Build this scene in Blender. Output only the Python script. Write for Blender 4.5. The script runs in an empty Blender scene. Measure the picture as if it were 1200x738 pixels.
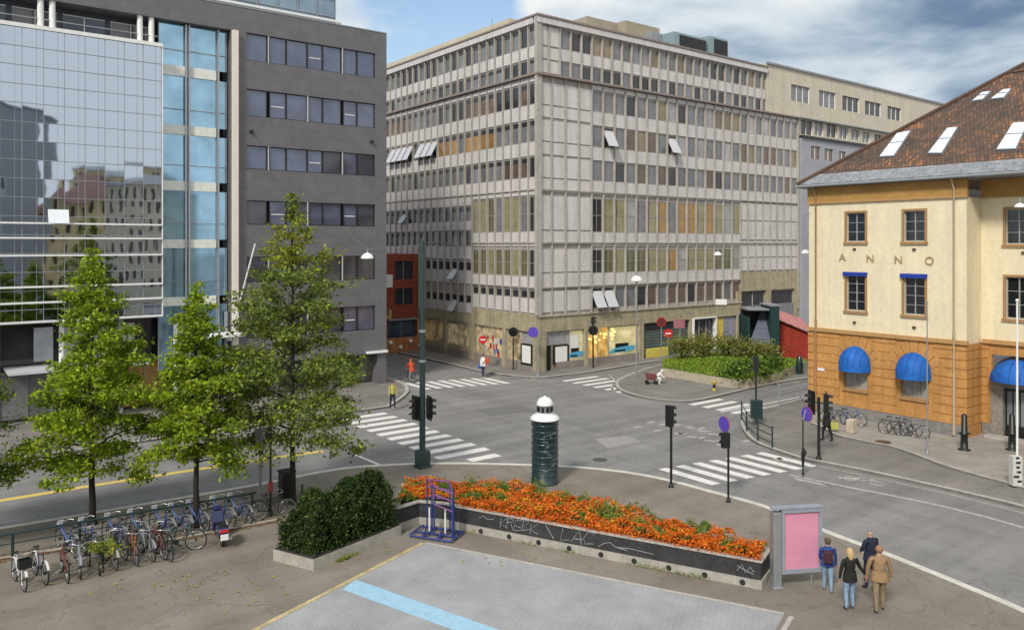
import bpy, bmesh, math, random
from mathutils import Vector, Matrix, noise
random.seed(7)
sc = bpy.context.scene
COL = sc.collection
F = 925.0; CH = 10.5; HY = 287.0          # focal length in photo pixels, camera height, horizon row
X = Vector((1,0,0)); Y = Vector((0,1,0)); UP = Vector((0,0,1))
D2 = Vector((.793,.609,0)).normalized(); D1 = Vector((-D2.y, D2.x, 0))   # the two street directions
R = math.radians
def P(px, py, z=0.0):                      # ground point seen at a photo pixel
    d = F*(CH-z)/(py-HY); return Vector(((px-600)/F*d, d, z))
def G(px, py, z=0.0):
    p = P(px, py, z); return (p.x, p.y)
def hit(px, py, p0, n):
    o = Vector((0,0,CH)); d = Vector(((px-600)/F, 1, (HY-py)/F))
    return o + d*((p0-o).dot(n)/d.dot(n))

class Fr:                                   # a wall frame: a along, n outward, z up
    def __init__(s, o, a, n): s.o=Vector(o); s.a=a; s.n=n
    def p(s, a, o, z): return s.o + s.a*a + s.n*o + UP*z
    def at(s, px, off=0):
        o = s.o + s.n*off; k = (px-600)/F
        return (k*o.y - o.x)/(s.a.x - k*s.a.y)
    def zat(s, px, py, off=0):
        q = s.p(s.at(px, off), off, 0); return CH + (HY-py)*q.y/F
WF = Fr((0,0,0), X, Y)

# ---------------------------------------------------------------- materials
MATS = {}
def mat(name, col, rough=.8, var=.12, scale=3., metal=0, bump=0, spec=.5, coat=0, fine=0, emit=0, streak=0, island=0):
    if name in MATS: return MATS[name]
    m = bpy.data.materials.new(name); m.use_nodes = True; nt = m.node_tree; N = nt.nodes; L = nt.links
    b = N['Principled BSDF']; b.inputs['Roughness'].default_value = rough
    b.inputs['Metallic'].default_value = metal; b.inputs['Specular IOR Level'].default_value = spec
    b.inputs['Coat Weight'].default_value = coat
    tc = N.new('ShaderNodeTexCoord')
    n1 = N.new('ShaderNodeTexNoise'); n1.inputs['Scale'].default_value = scale; n1.inputs['Detail'].default_value = 6
    n1.inputs['Roughness'].default_value = .65
    L.new(tc.outputs['Object'], n1.inputs['Vector'])
    mr = N.new('ShaderNodeMapRange'); mr.inputs['From Min'].default_value=.3; mr.inputs['From Max'].default_value=.7
    mr.inputs['To Min'].default_value = 1-var; mr.inputs['To Max'].default_value = 1+var
    L.new(n1.outputs['Fac'], mr.inputs['Value'])
    last = mr.outputs['Result']
    if fine:
        n2 = N.new('ShaderNodeTexNoise'); n2.inputs['Scale'].default_value = fine; n2.inputs['Detail'].default_value = 3
        L.new(tc.outputs['Object'], n2.inputs['Vector'])
        m2 = N.new('ShaderNodeMapRange'); m2.inputs['From Min'].default_value=.3; m2.inputs['From Max'].default_value=.7
        m2.inputs['To Min'].default_value = 1-var*.9; m2.inputs['To Max'].default_value = 1+var*.9
        L.new(n2.outputs['Fac'], m2.inputs['Value'])
        mu = N.new('ShaderNodeMath'); mu.operation='MULTIPLY'; L.new(last, mu.inputs[0]); L.new(m2.outputs['Result'], mu.inputs[1]); last = mu.outputs[0]
    def times(last, res):
        mu = N.new('ShaderNodeMath'); mu.operation='MULTIPLY'; L.new(last, mu.inputs[0]); L.new(res, mu.inputs[1]); return mu.outputs[0]
    if streak:                                 # rain streaks running down the wall
        mp = N.new('ShaderNodeMapping'); mp.inputs['Scale'].default_value=(2.2,2.2,.16); L.new(tc.outputs['Object'], mp.inputs[0])
        n4 = N.new('ShaderNodeTexNoise'); n4.inputs['Scale'].default_value=1.; n4.inputs['Detail'].default_value=6; n4.inputs['Roughness'].default_value=.7; L.new(mp.outputs[0], n4.inputs['Vector'])
        m4 = N.new('ShaderNodeMapRange'); m4.inputs['From Min'].default_value=.34; m4.inputs['From Max'].default_value=.6; m4.inputs['To Min'].default_value=1-streak; m4.inputs['To Max'].default_value=1+streak*.25
        L.new(n4.outputs['Fac'], m4.inputs['Value']); last = times(last, m4.outputs['Result'])
    if island:
        g = N.new('ShaderNodeNewGeometry'); m5 = N.new('ShaderNodeMapRange'); m5.inputs['To Min'].default_value=1-island; m5.inputs['To Max'].default_value=1+island
        L.new(g.outputs['Random Per Island'], m5.inputs['Value']); last = times(last, m5.outputs['Result'])
    vm = N.new('ShaderNodeVectorMath'); vm.operation='SCALE'; vm.inputs[0].default_value = col
    L.new(last, vm.inputs['Scale']); L.new(vm.outputs[0], b.inputs['Base Color'])
    if bump:
        bp = N.new('ShaderNodeBump'); bp.inputs['Strength'].default_value = bump; bp.inputs['Distance'].default_value=.03
        L.new(n1.outputs['Fac'], bp.inputs['Height']); L.new(bp.outputs[0], b.inputs['Normal'])
    if emit:
        L.new(vm.outputs[0], b.inputs['Emission Color']); b.inputs['Emission Strength'].default_value = emit
    MATS[name] = m; m['base'] = col
    return m
def nodes(m): return m.node_tree.nodes, m.node_tree.links, m.node_tree.nodes['Principled BSDF']
def color_ramp(N, stops, interp='LINEAR'):
    r = N.new('ShaderNodeValToRGB'); r.color_ramp.interpolation = interp
    e = r.color_ramp.elements
    while len(e) < len(stops): e.new(.5)
    for i,(p,c) in enumerate(stops): e[i].position=p; e[i].color=(c[0],c[1],c[2],1)
    return r
def ground_mat(name, c1, c2, stain, s=.35, spot=0):
    m = bpy.data.materials.new(name); m.use_nodes=True; N,L,b = nodes(m)
    b.inputs['Roughness'].default_value=.85; b.inputs['Specular IOR Level'].default_value=.3
    tc = N.new('ShaderNodeTexCoord')
    n = N.new('ShaderNodeTexNoise'); n.inputs['Scale'].default_value=s; n.inputs['Detail'].default_value=9; n.inputs['Roughness'].default_value=.62
    L.new(tc.outputs['Object'], n.inputs['Vector'])
    r = color_ramp(N, [(.3,c1),(.55,tuple((a+b_)/2 for a,b_ in zip(c1,c2))),(.72,c2)])
    L.new(n.outputs['Fac'], r.inputs[0])
    n2 = N.new('ShaderNodeTexNoise'); n2.inputs['Scale'].default_value=2.3; n2.inputs['Detail'].default_value=8; n2.inputs['Roughness'].default_value=.7
    n2.inputs['Distortion'].default_value=.6
    L.new(tc.outputs['Object'], n2.inputs['Vector'])
    r2 = color_ramp(N, [(.36,(1,1,1)),(.47,(0,0,0))]); L.new(n2.outputs['Fac'], r2.inputs[0])
    mx = N.new('ShaderNodeMix'); mx.data_type='RGBA'
    mf = N.new('ShaderNodeMath'); mf.operation='MULTIPLY'; mf.inputs[1].default_value=.55
    L.new(r2.outputs[0], mf.inputs[0]); L.new(mf.outputs[0], mx.inputs['Factor'])
    L.new(r.outputs[0], mx.inputs['A']); mx.inputs['B'].default_value=(*stain,1)
    n3 = N.new('ShaderNodeTexNoise'); n3.inputs['Scale'].default_value=26; n3.inputs['Detail'].default_value=2
    L.new(tc.outputs['Object'], n3.inputs['Vector'])
    r3 = color_ramp(N, [(.3,(.82,.82,.82)),(.7,(1.18,1.18,1.18))]); L.new(n3.outputs['Fac'], r3.inputs[0])
    mm = N.new('ShaderNodeMix'); mm.data_type='RGBA'; mm.blend_type='MULTIPLY'; mm.inputs['Factor'].default_value=1
    L.new(mx.outputs['Result'], mm.inputs['A']); L.new(r3.outputs[0], mm.inputs['B'])
    out = mm.outputs['Result']
    if spot:                                   # chewing gum and grit
        v = N.new('ShaderNodeTexVoronoi'); v.inputs['Scale'].default_value=1.6; L.new(tc.outputs['Object'], v.inputs['Vector'])
        r4 = color_ramp(N, [(.03,(1,1,1)),(.05,(0,0,0))]); L.new(v.outputs['Distance'], r4.inputs[0])
        m4 = N.new('ShaderNodeMix'); m4.data_type='RGBA'; L.new(r4.outputs[0], m4.inputs['Factor'])
        L.new(out, m4.inputs['A']); m4.inputs['B'].default_value=(c2[0]*1.5,c2[1]*1.45,c2[2]*1.1,1); out = m4.outputs['Result']
    L.new(out, b.inputs['Base Color'])
    # wheel tracks along the two street directions, and fine cracks
    def mulc(out, fac):
        q = N.new('ShaderNodeVectorMath'); q.operation='SCALE'; L.new(out, q.inputs[0]); L.new(fac, q.inputs['Scale']); return q.outputs[0]
    for rot,amt in ((-math.atan2(D2.y,D2.x),.13),(-math.atan2(D1.y,D1.x),.09)):
        mp = N.new('ShaderNodeMapping'); mp.inputs['Rotation'].default_value=(0,0,rot); L.new(tc.outputs['Object'], mp.inputs[0])
        sc_ = N.new('ShaderNodeVectorMath'); sc_.operation='MULTIPLY'; sc_.inputs[1].default_value=(.035,.75,1); L.new(mp.outputs[0], sc_.inputs[0])
        nn = N.new('ShaderNodeTexNoise'); nn.inputs['Scale'].default_value=1; nn.inputs['Detail'].default_value=4; L.new(sc_.outputs[0], nn.inputs['Vector'])
        mr = N.new('ShaderNodeMapRange'); mr.inputs['From Min'].default_value=.35; mr.inputs['From Max'].default_value=.65; mr.inputs['To Min'].default_value=1-amt; mr.inputs['To Max'].default_value=1+amt
        L.new(nn.outputs['Fac'], mr.inputs['Value']); out = mulc(out, mr.outputs['Result'])
    nv = N.new('ShaderNodeTexNoise'); nv.inputs['Scale'].default_value=1.1; nv.inputs['Detail'].default_value=5; L.new(tc.outputs['Object'], nv.inputs['Vector'])
    vs = N.new('ShaderNodeVectorMath'); vs.operation='SCALE'; vs.inputs['Scale'].default_value=1.3; L.new(nv.outputs['Color'], vs.inputs[0])
    va = N.new('ShaderNodeVectorMath'); L.new(tc.outputs['Object'], va.inputs[0]); L.new(vs.outputs[0], va.inputs[1])
    vo = N.new('ShaderNodeTexVoronoi'); vo.feature='DISTANCE_TO_EDGE'; vo.inputs['Scale'].default_value=.16; L.new(va.outputs[0], vo.inputs['Vector'])
    mr = N.new('ShaderNodeMapRange'); mr.inputs['From Min'].default_value=.001; mr.inputs['From Max'].default_value=.007; mr.inputs['To Min'].default_value=.80; mr.inputs['To Max'].default_value=1; L.new(vo.outputs['Distance'], mr.inputs['Value'])
    out = mulc(out, mr.outputs['Result']); L.new(out, b.inputs['Base Color'])
    bp = N.new('ShaderNodeBump'); bp.inputs['Strength'].default_value=.25; bp.inputs['Distance'].default_value=.01
    L.new(n3.outputs['Fac'], bp.inputs['Height']); L.new(bp.outputs[0], b.inputs['Normal'])
    return m
def paving_mat(name, c1, c2, w, h, rot):
    m = bpy.data.materials.new(name); m.use_nodes=True; N,L,b = nodes(m); b.inputs['Roughness'].default_value=.85
    tc = N.new('ShaderNodeTexCoord'); mp = N.new('ShaderNodeMapping'); mp.inputs['Rotation'].default_value=(0,0,rot)
    L.new(tc.outputs['Object'], mp.inputs[0])
    bt = N.new('ShaderNodeTexBrick'); bt.inputs['Scale'].default_value=1; bt.inputs['Brick Width'].default_value=w; bt.inputs['Row Height'].default_value=h
    bt.inputs['Mortar Size'].default_value=.012; bt.inputs['Color1'].default_value=(*c1,1); bt.inputs['Color2'].default_value=(*c2,1)
    bt.inputs['Mortar'].default_value=(c1[0]*.8,c1[1]*.8,c1[2]*.78,1); bt.inputs['Bias'].default_value=0
    L.new(mp.outputs[0], bt.inputs['Vector'])
    n = N.new('ShaderNodeTexNoise'); n.inputs['Scale'].default_value=.6; n.inputs['Detail'].default_value=9; n.inputs['Roughness'].default_value=.7
    L.new(tc.outputs['Object'], n.inputs['Vector'])
    r = color_ramp(N, [(.3,(.78,.78,.77)),(.7,(1.15,1.15,1.15))]); L.new(n.outputs['Fac'], r.inputs[0])
    mm = N.new('ShaderNodeMix'); mm.data_type='RGBA'; mm.blend_type='MULTIPLY'; mm.inputs['Factor'].default_value=1
    L.new(bt.outputs['Color'], mm.inputs['A']); L.new(r.outputs[0], mm.inputs['B']); L.new(mm.outputs['Result'], b.inputs['Base Color'])
    return m
def paint_mat(name, col, under, wear=.5):     # worn road paint
    m = bpy.data.materials.new(name); m.use_nodes=True; N,L,b = nodes(m); b.inputs['Roughness'].default_value=.7
    tc = N.new('ShaderNodeTexCoord')
    n = N.new('ShaderNodeTexNoise'); n.inputs['Scale'].default_value=5; n.inputs['Detail'].default_value=10; n.inputs['Roughness'].default_value=.75
    L.new(tc.outputs['Object'], n.inputs['Vector'])
    r = color_ramp(N, [(wear-.12,under),(wear+.02,tuple(c*.85 for c in col)),(wear+.2,col)]); L.new(n.outputs['Fac'], r.inputs[0])
    L.new(r.outputs[0], b.inputs['Base Color']); return m
def panel_mat(name, col, w, h, fr, joint=.7, var=.1, rough=.55):   # cladding with joints, laid out along the wall
    m = mat(name, col, rough, var, 1.2, fine=9); N,L,b = nodes(m)
    tc = [n for n in N if n.type=='TEX_COORD'][0]
    sx = N.new('ShaderNodeVectorMath'); sx.operation='DOT_PRODUCT'; sx.inputs[1].default_value = fr.a
    L.new(tc.outputs['Object'], sx.inputs[0])
    sp = N.new('ShaderNodeSeparateXYZ'); L.new(tc.outputs['Object'], sp.inputs[0])
    cb = N.new('ShaderNodeCombineXYZ'); L.new(sx.outputs['Value'], cb.inputs[0]); L.new(sp.outputs['Z'], cb.inputs[1])
    bt = N.new('ShaderNodeTexBrick'); bt.inputs['Scale'].default_value=1; bt.inputs['Brick Width'].default_value=w; bt.inputs['Row Height'].default_value=h
    bt.inputs['Mortar Size'].default_value=.012; bt.inputs['Color1'].default_value=(1,1,1,1); bt.inputs['Color2'].default_value=(.9,.9,.9,1)
    bt.inputs['Mortar'].default_value=(joint,joint,joint,1); L.new(cb.outputs[0], bt.inputs['Vector'])
    src = b.inputs['Base Color'].links[0].from_socket
    mm = N.new('ShaderNodeMix'); mm.data_type='RGBA'; mm.blend_type='MULTIPLY'; mm.inputs['Factor'].default_value=1
    L.new(src, mm.inputs['A']); L.new(bt.outputs['Color'], mm.inputs['B']); L.new(mm.outputs['Result'], b.inputs['Base Color'])
    return m
def leaf_mat(name, c1, c2, s=1.2):
    m = bpy.data.materials.new(name); m.use_nodes=True; N,L,b = nodes(m); b.inputs['Roughness'].default_value=.55
    b.inputs['Specular IOR Level'].default_value=.25
    g = N.new('ShaderNodeNewGeometry')
    n = N.new('ShaderNodeTexNoise'); n.inputs['Scale'].default_value=s; n.inputs['Detail'].default_value=4
    tc = N.new('ShaderNodeTexCoord'); L.new(tc.outputs['Object'], n.inputs['Vector'])
    ad = N.new('ShaderNodeMath'); ad.operation='MULTIPLY_ADD'; ad.inputs[1].default_value=.5
    L.new(g.outputs['Random Per Island'], ad.inputs[0]); L.new(n.outputs['Fac'], ad.inputs[2])
    r = color_ramp(N, [(.4,c1),(1.,c2)]); L.new(ad.outputs[0], r.inputs[0]); L.new(r.outputs[0], b.inputs['Base Color'])
    tr = N.new('ShaderNodeBsdfTranslucent'); L.new(r.outputs[0], tr.inputs['Color'])
    mx = N.new('ShaderNodeMixShader'); mx.inputs[0].default_value=.35
    L.new(b.outputs[0], mx.inputs[1]); L.new(tr.outputs[0], mx.inputs[2])
    L.new(mx.outputs[0], N['Material Output'].inputs['Surface']); return m

# ---------------------------------------------------------------- mesh builder
class MB:
    def __init__(s): s.v=[]; s.f=[]; s.m=[]; s.s=[]
    def face(s, pts, mi=0, sm=False):
        k=len(s.v); s.v += [Vector(p) for p in pts]; s.f.append(list(range(k,k+len(pts)))); s.m.append(mi); s.s.append(sm)
    def add(s, vs, fs, mi=0, sm=False):
        k=len(s.v); s.v += [Vector(p) for p in vs]
        for f in fs: s.f.append([i+k for i in f]); s.m.append(mi); s.s.append(sm)
    def box(s, fr, a0,a1,o0,o1,z0,z1, mi=0):
        v=[fr.p(a,o,z) for z in (z0,z1) for o in (o0,o1) for a in (a0,a1)]
        s.add(v, [(0,1,3,2),(4,6,7,5),(0,4,5,1),(2,3,7,6),(0,2,6,4),(1,5,7,3)], mi)
    def prism(s, pts, z0, z1, mi=0, mt=None):
        n=len(pts)
        v=[(p[0],p[1],z0) for p in pts]+[(p[0],p[1],z1) for p in pts]
        s.add(v, [tuple(range(n))[::-1]]+[(i,(i+1)%n,(i+1)%n+n,i+n) for i in range(n)], mi)
        s.add(v[n:], [tuple(range(n))], mi if mt is None else mt)
    def tube(s, pts, r, mi=0, seg=8, r1=None, cap=True, closed=False):
        pts=[Vector(p) for p in pts]; n=len(pts); rings=[]
        up=None
        for i,p in enumerate(pts):
            if closed: t=(pts[(i+1)%n]-pts[i-1]).normalized()
            else: t=(pts[min(i+1,n-1)]-pts[max(i-1,0)]).normalized()
            if up is None:
                up = t.cross(UP if abs(t.z)<.9 else X).normalized()
            up=(up-t*up.dot(t)).normalized(); w=t.cross(up)
            rr = r if r1 is None else r+(r1-r)*i/max(1,n-1)
            if isinstance(r,(list,tuple)): rr=r[i]
            rings.append([p+(up*math.cos(2*math.pi*k/seg)+w*math.sin(2*math.pi*k/seg))*rr for k in range(seg)])
        vs=[q for ring in rings for q in ring]; fs=[]
        m = n if closed else n-1
        for i in range(m):
            for k in range(seg):
                j=(i+1)%n
                fs.append((i*seg+k, i*seg+(k+1)%seg, j*seg+(k+1)%seg, j*seg+k))
        s.add(vs, fs, mi, True)
        if cap and not closed:
            s.add(rings[0],[tuple(range(seg))[::-1]],mi); s.add(rings[-1],[tuple(range(seg))],mi)
    def lathe(s, c, prof, mi=0, seg=24, sm=True):
        c=Vector(c); n=len(prof)
        vs=[c+Vector((r*math.cos(2*math.pi*k/seg), r*math.sin(2*math.pi*k/seg), z)) for r,z in prof for k in range(seg)]
        fs=[(i*seg+k, i*seg+(k+1)%seg, (i+1)*seg+(k+1)%seg, (i+1)*seg+k) for i in range(n-1) for k in range(seg)]
        s.add(vs,fs,mi,sm)
        s.add(vs[:seg],[tuple(range(seg))[::-1]],mi); s.add(vs[-seg:],[tuple(range(seg))],mi)
    def disc(s, c, nrm, r, th, mi=0, seg=20):
        nrm=Vector(nrm).normalized(); s.tube([Vector(c)-nrm*th/2, Vector(c)+nrm*th/2], r, mi, seg)
    def ball(s, c, r, mi=0, seg=12, rings=8, sc_=(1,1,1), top=1., bot=-1.):
        prof=[]
        for i in range(rings+1):
            a=-math.pi/2+math.pi*i/rings
            prof.append((max(1e-4,math.cos(a)*r), math.sin(a)*r))
        vs=[Vector((q*math.cos(2*math.pi*k/seg)*sc_[0], q*math.sin(2*math.pi*k/seg)*sc_[1], z*sc_[2]))+Vector(c) for q,z in prof for k in range(seg)]
        n=len(prof)
        s.add(vs,[(i*seg+k, i*seg+(k+1)%seg, (i+1)*seg+(k+1)%seg, (i+1)*seg+k) for i in range(n-1) for k in range(seg)],mi,True)
    def build(s, name, mats, parent=None, org=None, bevel=0, normals=True):
        if org is None: org = ORG.get(parent.name, Vector((0,0,0))) if parent else Vector((0,0,0))
        org=Vector(org); me=bpy.data.meshes.new(name); me.from_pydata([v-org for v in s.v],[],s.f)
        if not isinstance(mats,(list,tuple)): mats=[mats]
        for m in mats: me.materials.append(m)
        me.polygons.foreach_set('material_index', s.m); me.polygons.foreach_set('use_smooth', s.s)
        if normals:
            bm=bmesh.new(); bm.from_mesh(me); bmesh.ops.recalc_face_normals(bm, faces=bm.faces); bm.to_mesh(me); bm.free()
        me.update()
        o=bpy.data.objects.new(name, me); COL.objects.link(o)
        if parent: o.parent=parent; ORG[o.name]=org
        else: o.location=org
        if bevel:
            md=o.modifiers.new('Bevel','BEVEL'); md.width=bevel; md.segments=2; md.limit_method='ANGLE'
        return o
ORG = {}
def tag(o, label=None, cat=None, group=None, kind=None):
    if label: o['label']=label
    if cat: o['category']=cat
    if group: o['group']=group
    if kind: o['kind']=kind
    return o
def thing(name, label, cat, loc=(0,0,0), group=None):
    o=bpy.data.objects.new(name,None); COL.objects.link(o); o.location=Vector(loc); o.empty_display_size=.3
    ORG[o.name]=Vector(loc); return tag(o,label,cat,group)
def copy_tree(o, parent=None, loc=None, rz=None, label=None):
    c=o.copy(); COL.objects.link(c); c.parent=parent
    for ch in list(o.children): copy_tree(ch, c)
    if loc is not None: c.location=Vector(loc)
    if rz is not None: c.rotation_euler=(0,0,rz)
    if label: c['label']=label
    return c
def wall(mb, fr, a0,a1,z0,z1, ops, mi=0, depth=.2, o=0., rev=None):      # wall sheet with real openings and reveals
    As=sorted({a0,a1}|{v for q in ops for v in q[:2] if a0<v<a1}); Zs=sorted({z0,z1}|{v for q in ops for v in q[2:] if z0<v<z1})
    for j in range(len(Zs)-1):
        run=None
        for i in range(len(As)-1):
            ca=(As[i]+As[i+1])/2; cz=(Zs[j]+Zs[j+1])/2
            if any(q[0]<ca<q[1] and q[2]<cz<q[3] for q in ops):
                if run is not None: mb.face([fr.p(run,o,Zs[j]),fr.p(As[i],o,Zs[j]),fr.p(As[i],o,Zs[j+1]),fr.p(run,o,Zs[j+1])],mi); run=None
            elif run is None: run=As[i]
        if run is not None: mb.face([fr.p(run,o,Zs[j]),fr.p(a1,o,Zs[j]),fr.p(a1,o,Zs[j+1]),fr.p(run,o,Zs[j+1])],mi)
    r = mi if rev is None else rev
    for (b0,b1,y0,y1) in ops:
        c=[(b0,y0),(b1,y0),(b1,y1),(b0,y1)]
        for k in range(4):
            u,w=c[k],c[(k+1)%4]
            mb.face([fr.p(u[0],o,u[1]),fr.p(w[0],o,w[1]),fr.p(w[0],o-depth,w[1]),fr.p(u[0],o-depth,u[1])],r)
def ribbon(mb, pts, w, z0, z1, mi=0, off=0.):           # a kerb or line following a polyline, width w to the left of it
    pts=[Vector((p[0],p[1],0)) for p in pts]; L=[];Rr=[]
    for i,p in enumerate(pts):
        t=(pts[min(i+1,len(pts)-1)]-pts[max(i-1,0)]).normalized(); n=Vector((-t.y,t.x,0))
        L.append(p+n*(off+w)); Rr.append(p+n*off)
    n=len(pts)
    for i in range(n-1):
        a,b,c,d=Rr[i],Rr[i+1],L[i+1],L[i]
        mb.face([q+UP*z1 for q in (a,b,c,d)],mi)
        if z1-z0>.02:
            mb.face([a+UP*z0,b+UP*z0,b+UP*z1,a+UP*z1],mi); mb.face([d+UP*z0,c+UP*z0,c+UP*z1,d+UP*z1],mi)
    if z1-z0>.02:
        for i in (0,n-1): mb.face([Rr[i]+UP*z0,L[i]+UP*z0,L[i]+UP*z1,Rr[i]+UP*z1],mi)
def smooth(pts, n=6):                                    # Catmull-Rom
    flat=len(pts[0])==2; out=[]; pts=[Vector(p) if len(p)==3 else Vector((p[0],p[1],0)) for p in pts]
    for i in range(len(pts)-1):
        p0=pts[max(i-1,0)];p1=pts[i];p2=pts[i+1];p3=pts[min(i+2,len(pts)-1)]
        for k in range(n):
            t=k/n; out.append(.5*((2*p1)+(p2-p0)*t+(2*p0-5*p1+4*p2-p3)*t*t+(3*p1-p0-3*p2+p3)*t**3))
    out.append(pts[-1]); return [(p.x,p.y) for p in out] if flat else out

# ---------------------------------------------------------------- shared materials
M=dict(
 white=mat('white_paint',(.78,.78,.77),.5,.06), steel=mat('galvanised_steel',(.38,.40,.42),.45,.1,metal=.6),
 grey=mat('grey_metal',(.25,.27,.29),.5,.1), black=mat('black_paint',(.012,.013,.014),.4,.2), dark=mat('dark_void',(.02,.021,.024),.6,.3),
 teal=mat('teal_pole_paint',(.022,.046,.05),.4,.2,coat=.2), green_dark=mat('dark_green_paint',(.012,.035,.038),.35,.2,coat=.3),
 red=mat('red_paint',(.5,.02,.02),.45,.1), blue=mat('blue_paint',(.02,.07,.40),.45,.1), purple=mat('sign_blue_violet',(.10,.06,.42),.4,.05),
 yellow=mat('yellow_paint',(.62,.47,.07),.6,.1), orange=mat('orange_paint',(.8,.22,.02),.6,.1), rubber=mat('rubber',(.014,.014,.014),.8,.2),
 chrome=mat('bare_metal',(.55,.56,.57),.3,.1,metal=.8), concrete=mat('concrete',(.36,.34,.30),.85,.18,2.,fine=20,bump=.2),
 kerb_pale=mat('pale_kerb_stone',(.55,.53,.48),.8,.18,2.2,fine=14), granite=mat('granite_kerb',(.40,.38,.35),.8,.2,2.5,fine=18), brown=mat('brown_leather',(.10,.05,.025),.6,.1),
 bark=mat('dark_bark',(.022,.018,.015),.9,.35,8,bump=.5), soil=mat('soil',(.045,.03,.02),.95,.3,6),
 skin=mat('skin',(.46,.26,.18),.6,.05), blond=mat('blond_hair',(.5,.34,.16),.7,.2,30), brownhair=mat('brown_hair',(.09,.05,.03),.7,.2,30),
 greyhair=mat('grey_hair',(.35,.32,.29),.7,.2,30), jeans=mat('light_jeans',(.22,.32,.46),.85,.25,9,bump=.9), navy=mat('navy_cloth',(.012,.016,.04),.85,.3,9,bump=.9),
 bluecloth=mat('blue_jacket',(.02,.05,.22),.8,.3,9,bump=.9), blackcloth=mat('black_cloth',(.012,.012,.013),.85,.3,9,bump=.9), tan=mat('tan_cloth',(.30,.19,.10),.85,.22,9,bump=.9),
 khaki=mat('khaki_cloth',(.24,.18,.11),.85,.22,9,bump=.9), redcloth=mat('red_orange_cloth',(.55,.07,.02),.8,.15,12), whitecloth=mat('white_cloth',(.72,.71,.72),.8,.1,12),
 shoe=mat('dark_shoe',(.02,.014,.012),.5,.1), hivis=mat('yellow_cloth',(.45,.42,.10),.8,.1),
)
def glassy(name,col,rough=.08,var=.25,scale=1.1,spec=.6): return mat(name,col,rough,var,scale,spec=spec,island=.3)
GL=dict(dark=glassy('window_dark',(.035,.037,.044)), mid=glassy('window_grey_blind',(.17,.175,.19)), pale=glassy('window_pale_blind',(.34,.34,.35)),
 yel=glassy('window_straw_curtain',(.27,.25,.13)), olive=glassy('window_olive_curtain',(.13,.125,.06)), brown=glassy('window_brown_blind',(.14,.10,.08)),
 orange=glassy('window_orange_curtain_glow',(.36,.20,.055)), blue=glassy('window_blue',(.05,.08,.12)),
 lit=mat('lit_window',(.9,.55,.2),.3,.4,2.5,emit=.55), tanb=glassy('window_tan_blind',(.25,.20,.13)))
# ================================================================ GROUND, ROADS, PAVEMENTS
M_road=ground_mat('road_asphalt',(.195,.189,.186),(.250,.243,.239),(.158,.153,.149))
M_plaza=ground_mat('footway_asphalt',(.195,.170,.142),(.240,.212,.180),(.155,.133,.11),.3,spot=1)
M_walk=ground_mat('side_footway_asphalt',(.19,.178,.165),(.24,.226,.21),(.145,.135,.123),.4)
M_slab=paving_mat('paving_slabs',(.33,.305,.275),(.285,.265,.24),.7,.5,R(26))
M_pave=paving_mat('grey_square_paving',(.345,.345,.362),(.340,.340,.356),.24,.12,R(-26))
M_line=paint_mat('road_paint',(.80,.78,.75),(.30,.29,.28),.43)
M_yline=paint_mat('yellow_road_paint',(.72,.54,.14),(.30,.26,.16),.40)
M_faint=paint_mat('faded_road_paint',(.52,.50,.47),(.21,.205,.20),.50)
M_bline=paint_mat('blue_floor_paint',(.34,.55,.70),(.33,.42,.48),.36)
KH=.12
def struct(name, mb, mats, kind='structure', **k): return tag(mb.build(name,mats,**k),kind=kind)
b=MB(); b.face([(-700,-500,0),(700,-500,0),(700,900,0),(-700,900,0)]); struct('ground',b,M_road,normals=False)
def pavement(name, pts, m, kerb=None, kw=.25, kmat='granite'):
    b=MB(); b.prism([(p[0],p[1]) for p in pts],-.05,KH); o=struct(name,b,m)
    if kerb:
        k=MB(); ribbon(k,kerb,kw,-.05,KH+.012); struct('kerb',k,M[kmat])
    return o
# near plaza
kerb_a=[G(*q,KH) for q in smooth([(-90,634),(0,620),(150,595),(300,569),(390,551.5),(447,546),(518,543.6),(603,545),(688,549),(762,559),(837,578),(900,596),(962,622),(1042,652),(1137,691),(1200,718),(1400,810)],5)]
pavement('plaza_footway', kerb_a+[(30,6),(30,-6),(-45,-6),(-45,15)], M_plaza, kerb_a, .28, 'kerb_pale')
# pavement before the glass office block
gp=[G(478,460)]
o0=Vector((-7.97,50.85,0)); far=o0-D2*45
corner=[G(455,478),G(470,469),G(479,460),G(476,452),G(466,447)]
cw=[tuple(far.xy)]+[tuple((o0-D2*k).xy) for k in (20,8,3)]+[tuple(p.xy) for p in smooth([(*c,0) for c in corner],4)]
back=Vector((-9.44,59.4,0))
edge=Vector((corner[-1][0],corner[-1][1],0))
cw2=cw+[tuple((edge+D1*60).xy)]
pavement('office_footway', cw2+[tuple((back+D1*60-D2*50).xy), tuple((far-D2*10).xy)], M_walk, cw2[::-1] if False else cw2, .25)
# pavement round the big office block
C0=Vector((2.06,64.3,0))
w1=[tuple((P(560,435)+D1*60).xy), G(498,421), G(560,435.5), G(600,441.5), G(622,443.6),G(640,443.5), G(660,441), G(696,436.5), G(750,427)]
e1=P(750,427)+D2*70
pavement('corner_footway', [tuple(p.xy) for p in smooth([(*c,0) for c in w1],3)]+[tuple(e1.xy), tuple((e1+D1*30).xy), tuple((C0+D1*60+D2*10).xy)], M_walk, [tuple(p.xy) for p in smooth([(*c,0) for c in w1],3)]+[tuple(e1.xy)], .25)
# planted island beyond the junction
isl=[(775,428),(748,436),(728,444),(721,450),(728,459),(760,468),(802,471.5),(830,468),(860,461),(905,451),(950,443.5)]
ie=[G(*q) for q in smooth(isl,4)]
pe=P(950,443.5)+D2*60
pavement('island_footway', ie+[tuple(pe.xy), tuple((pe+D1*9).xy)], M_walk, ie+[tuple(pe.xy)], .22)
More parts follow.
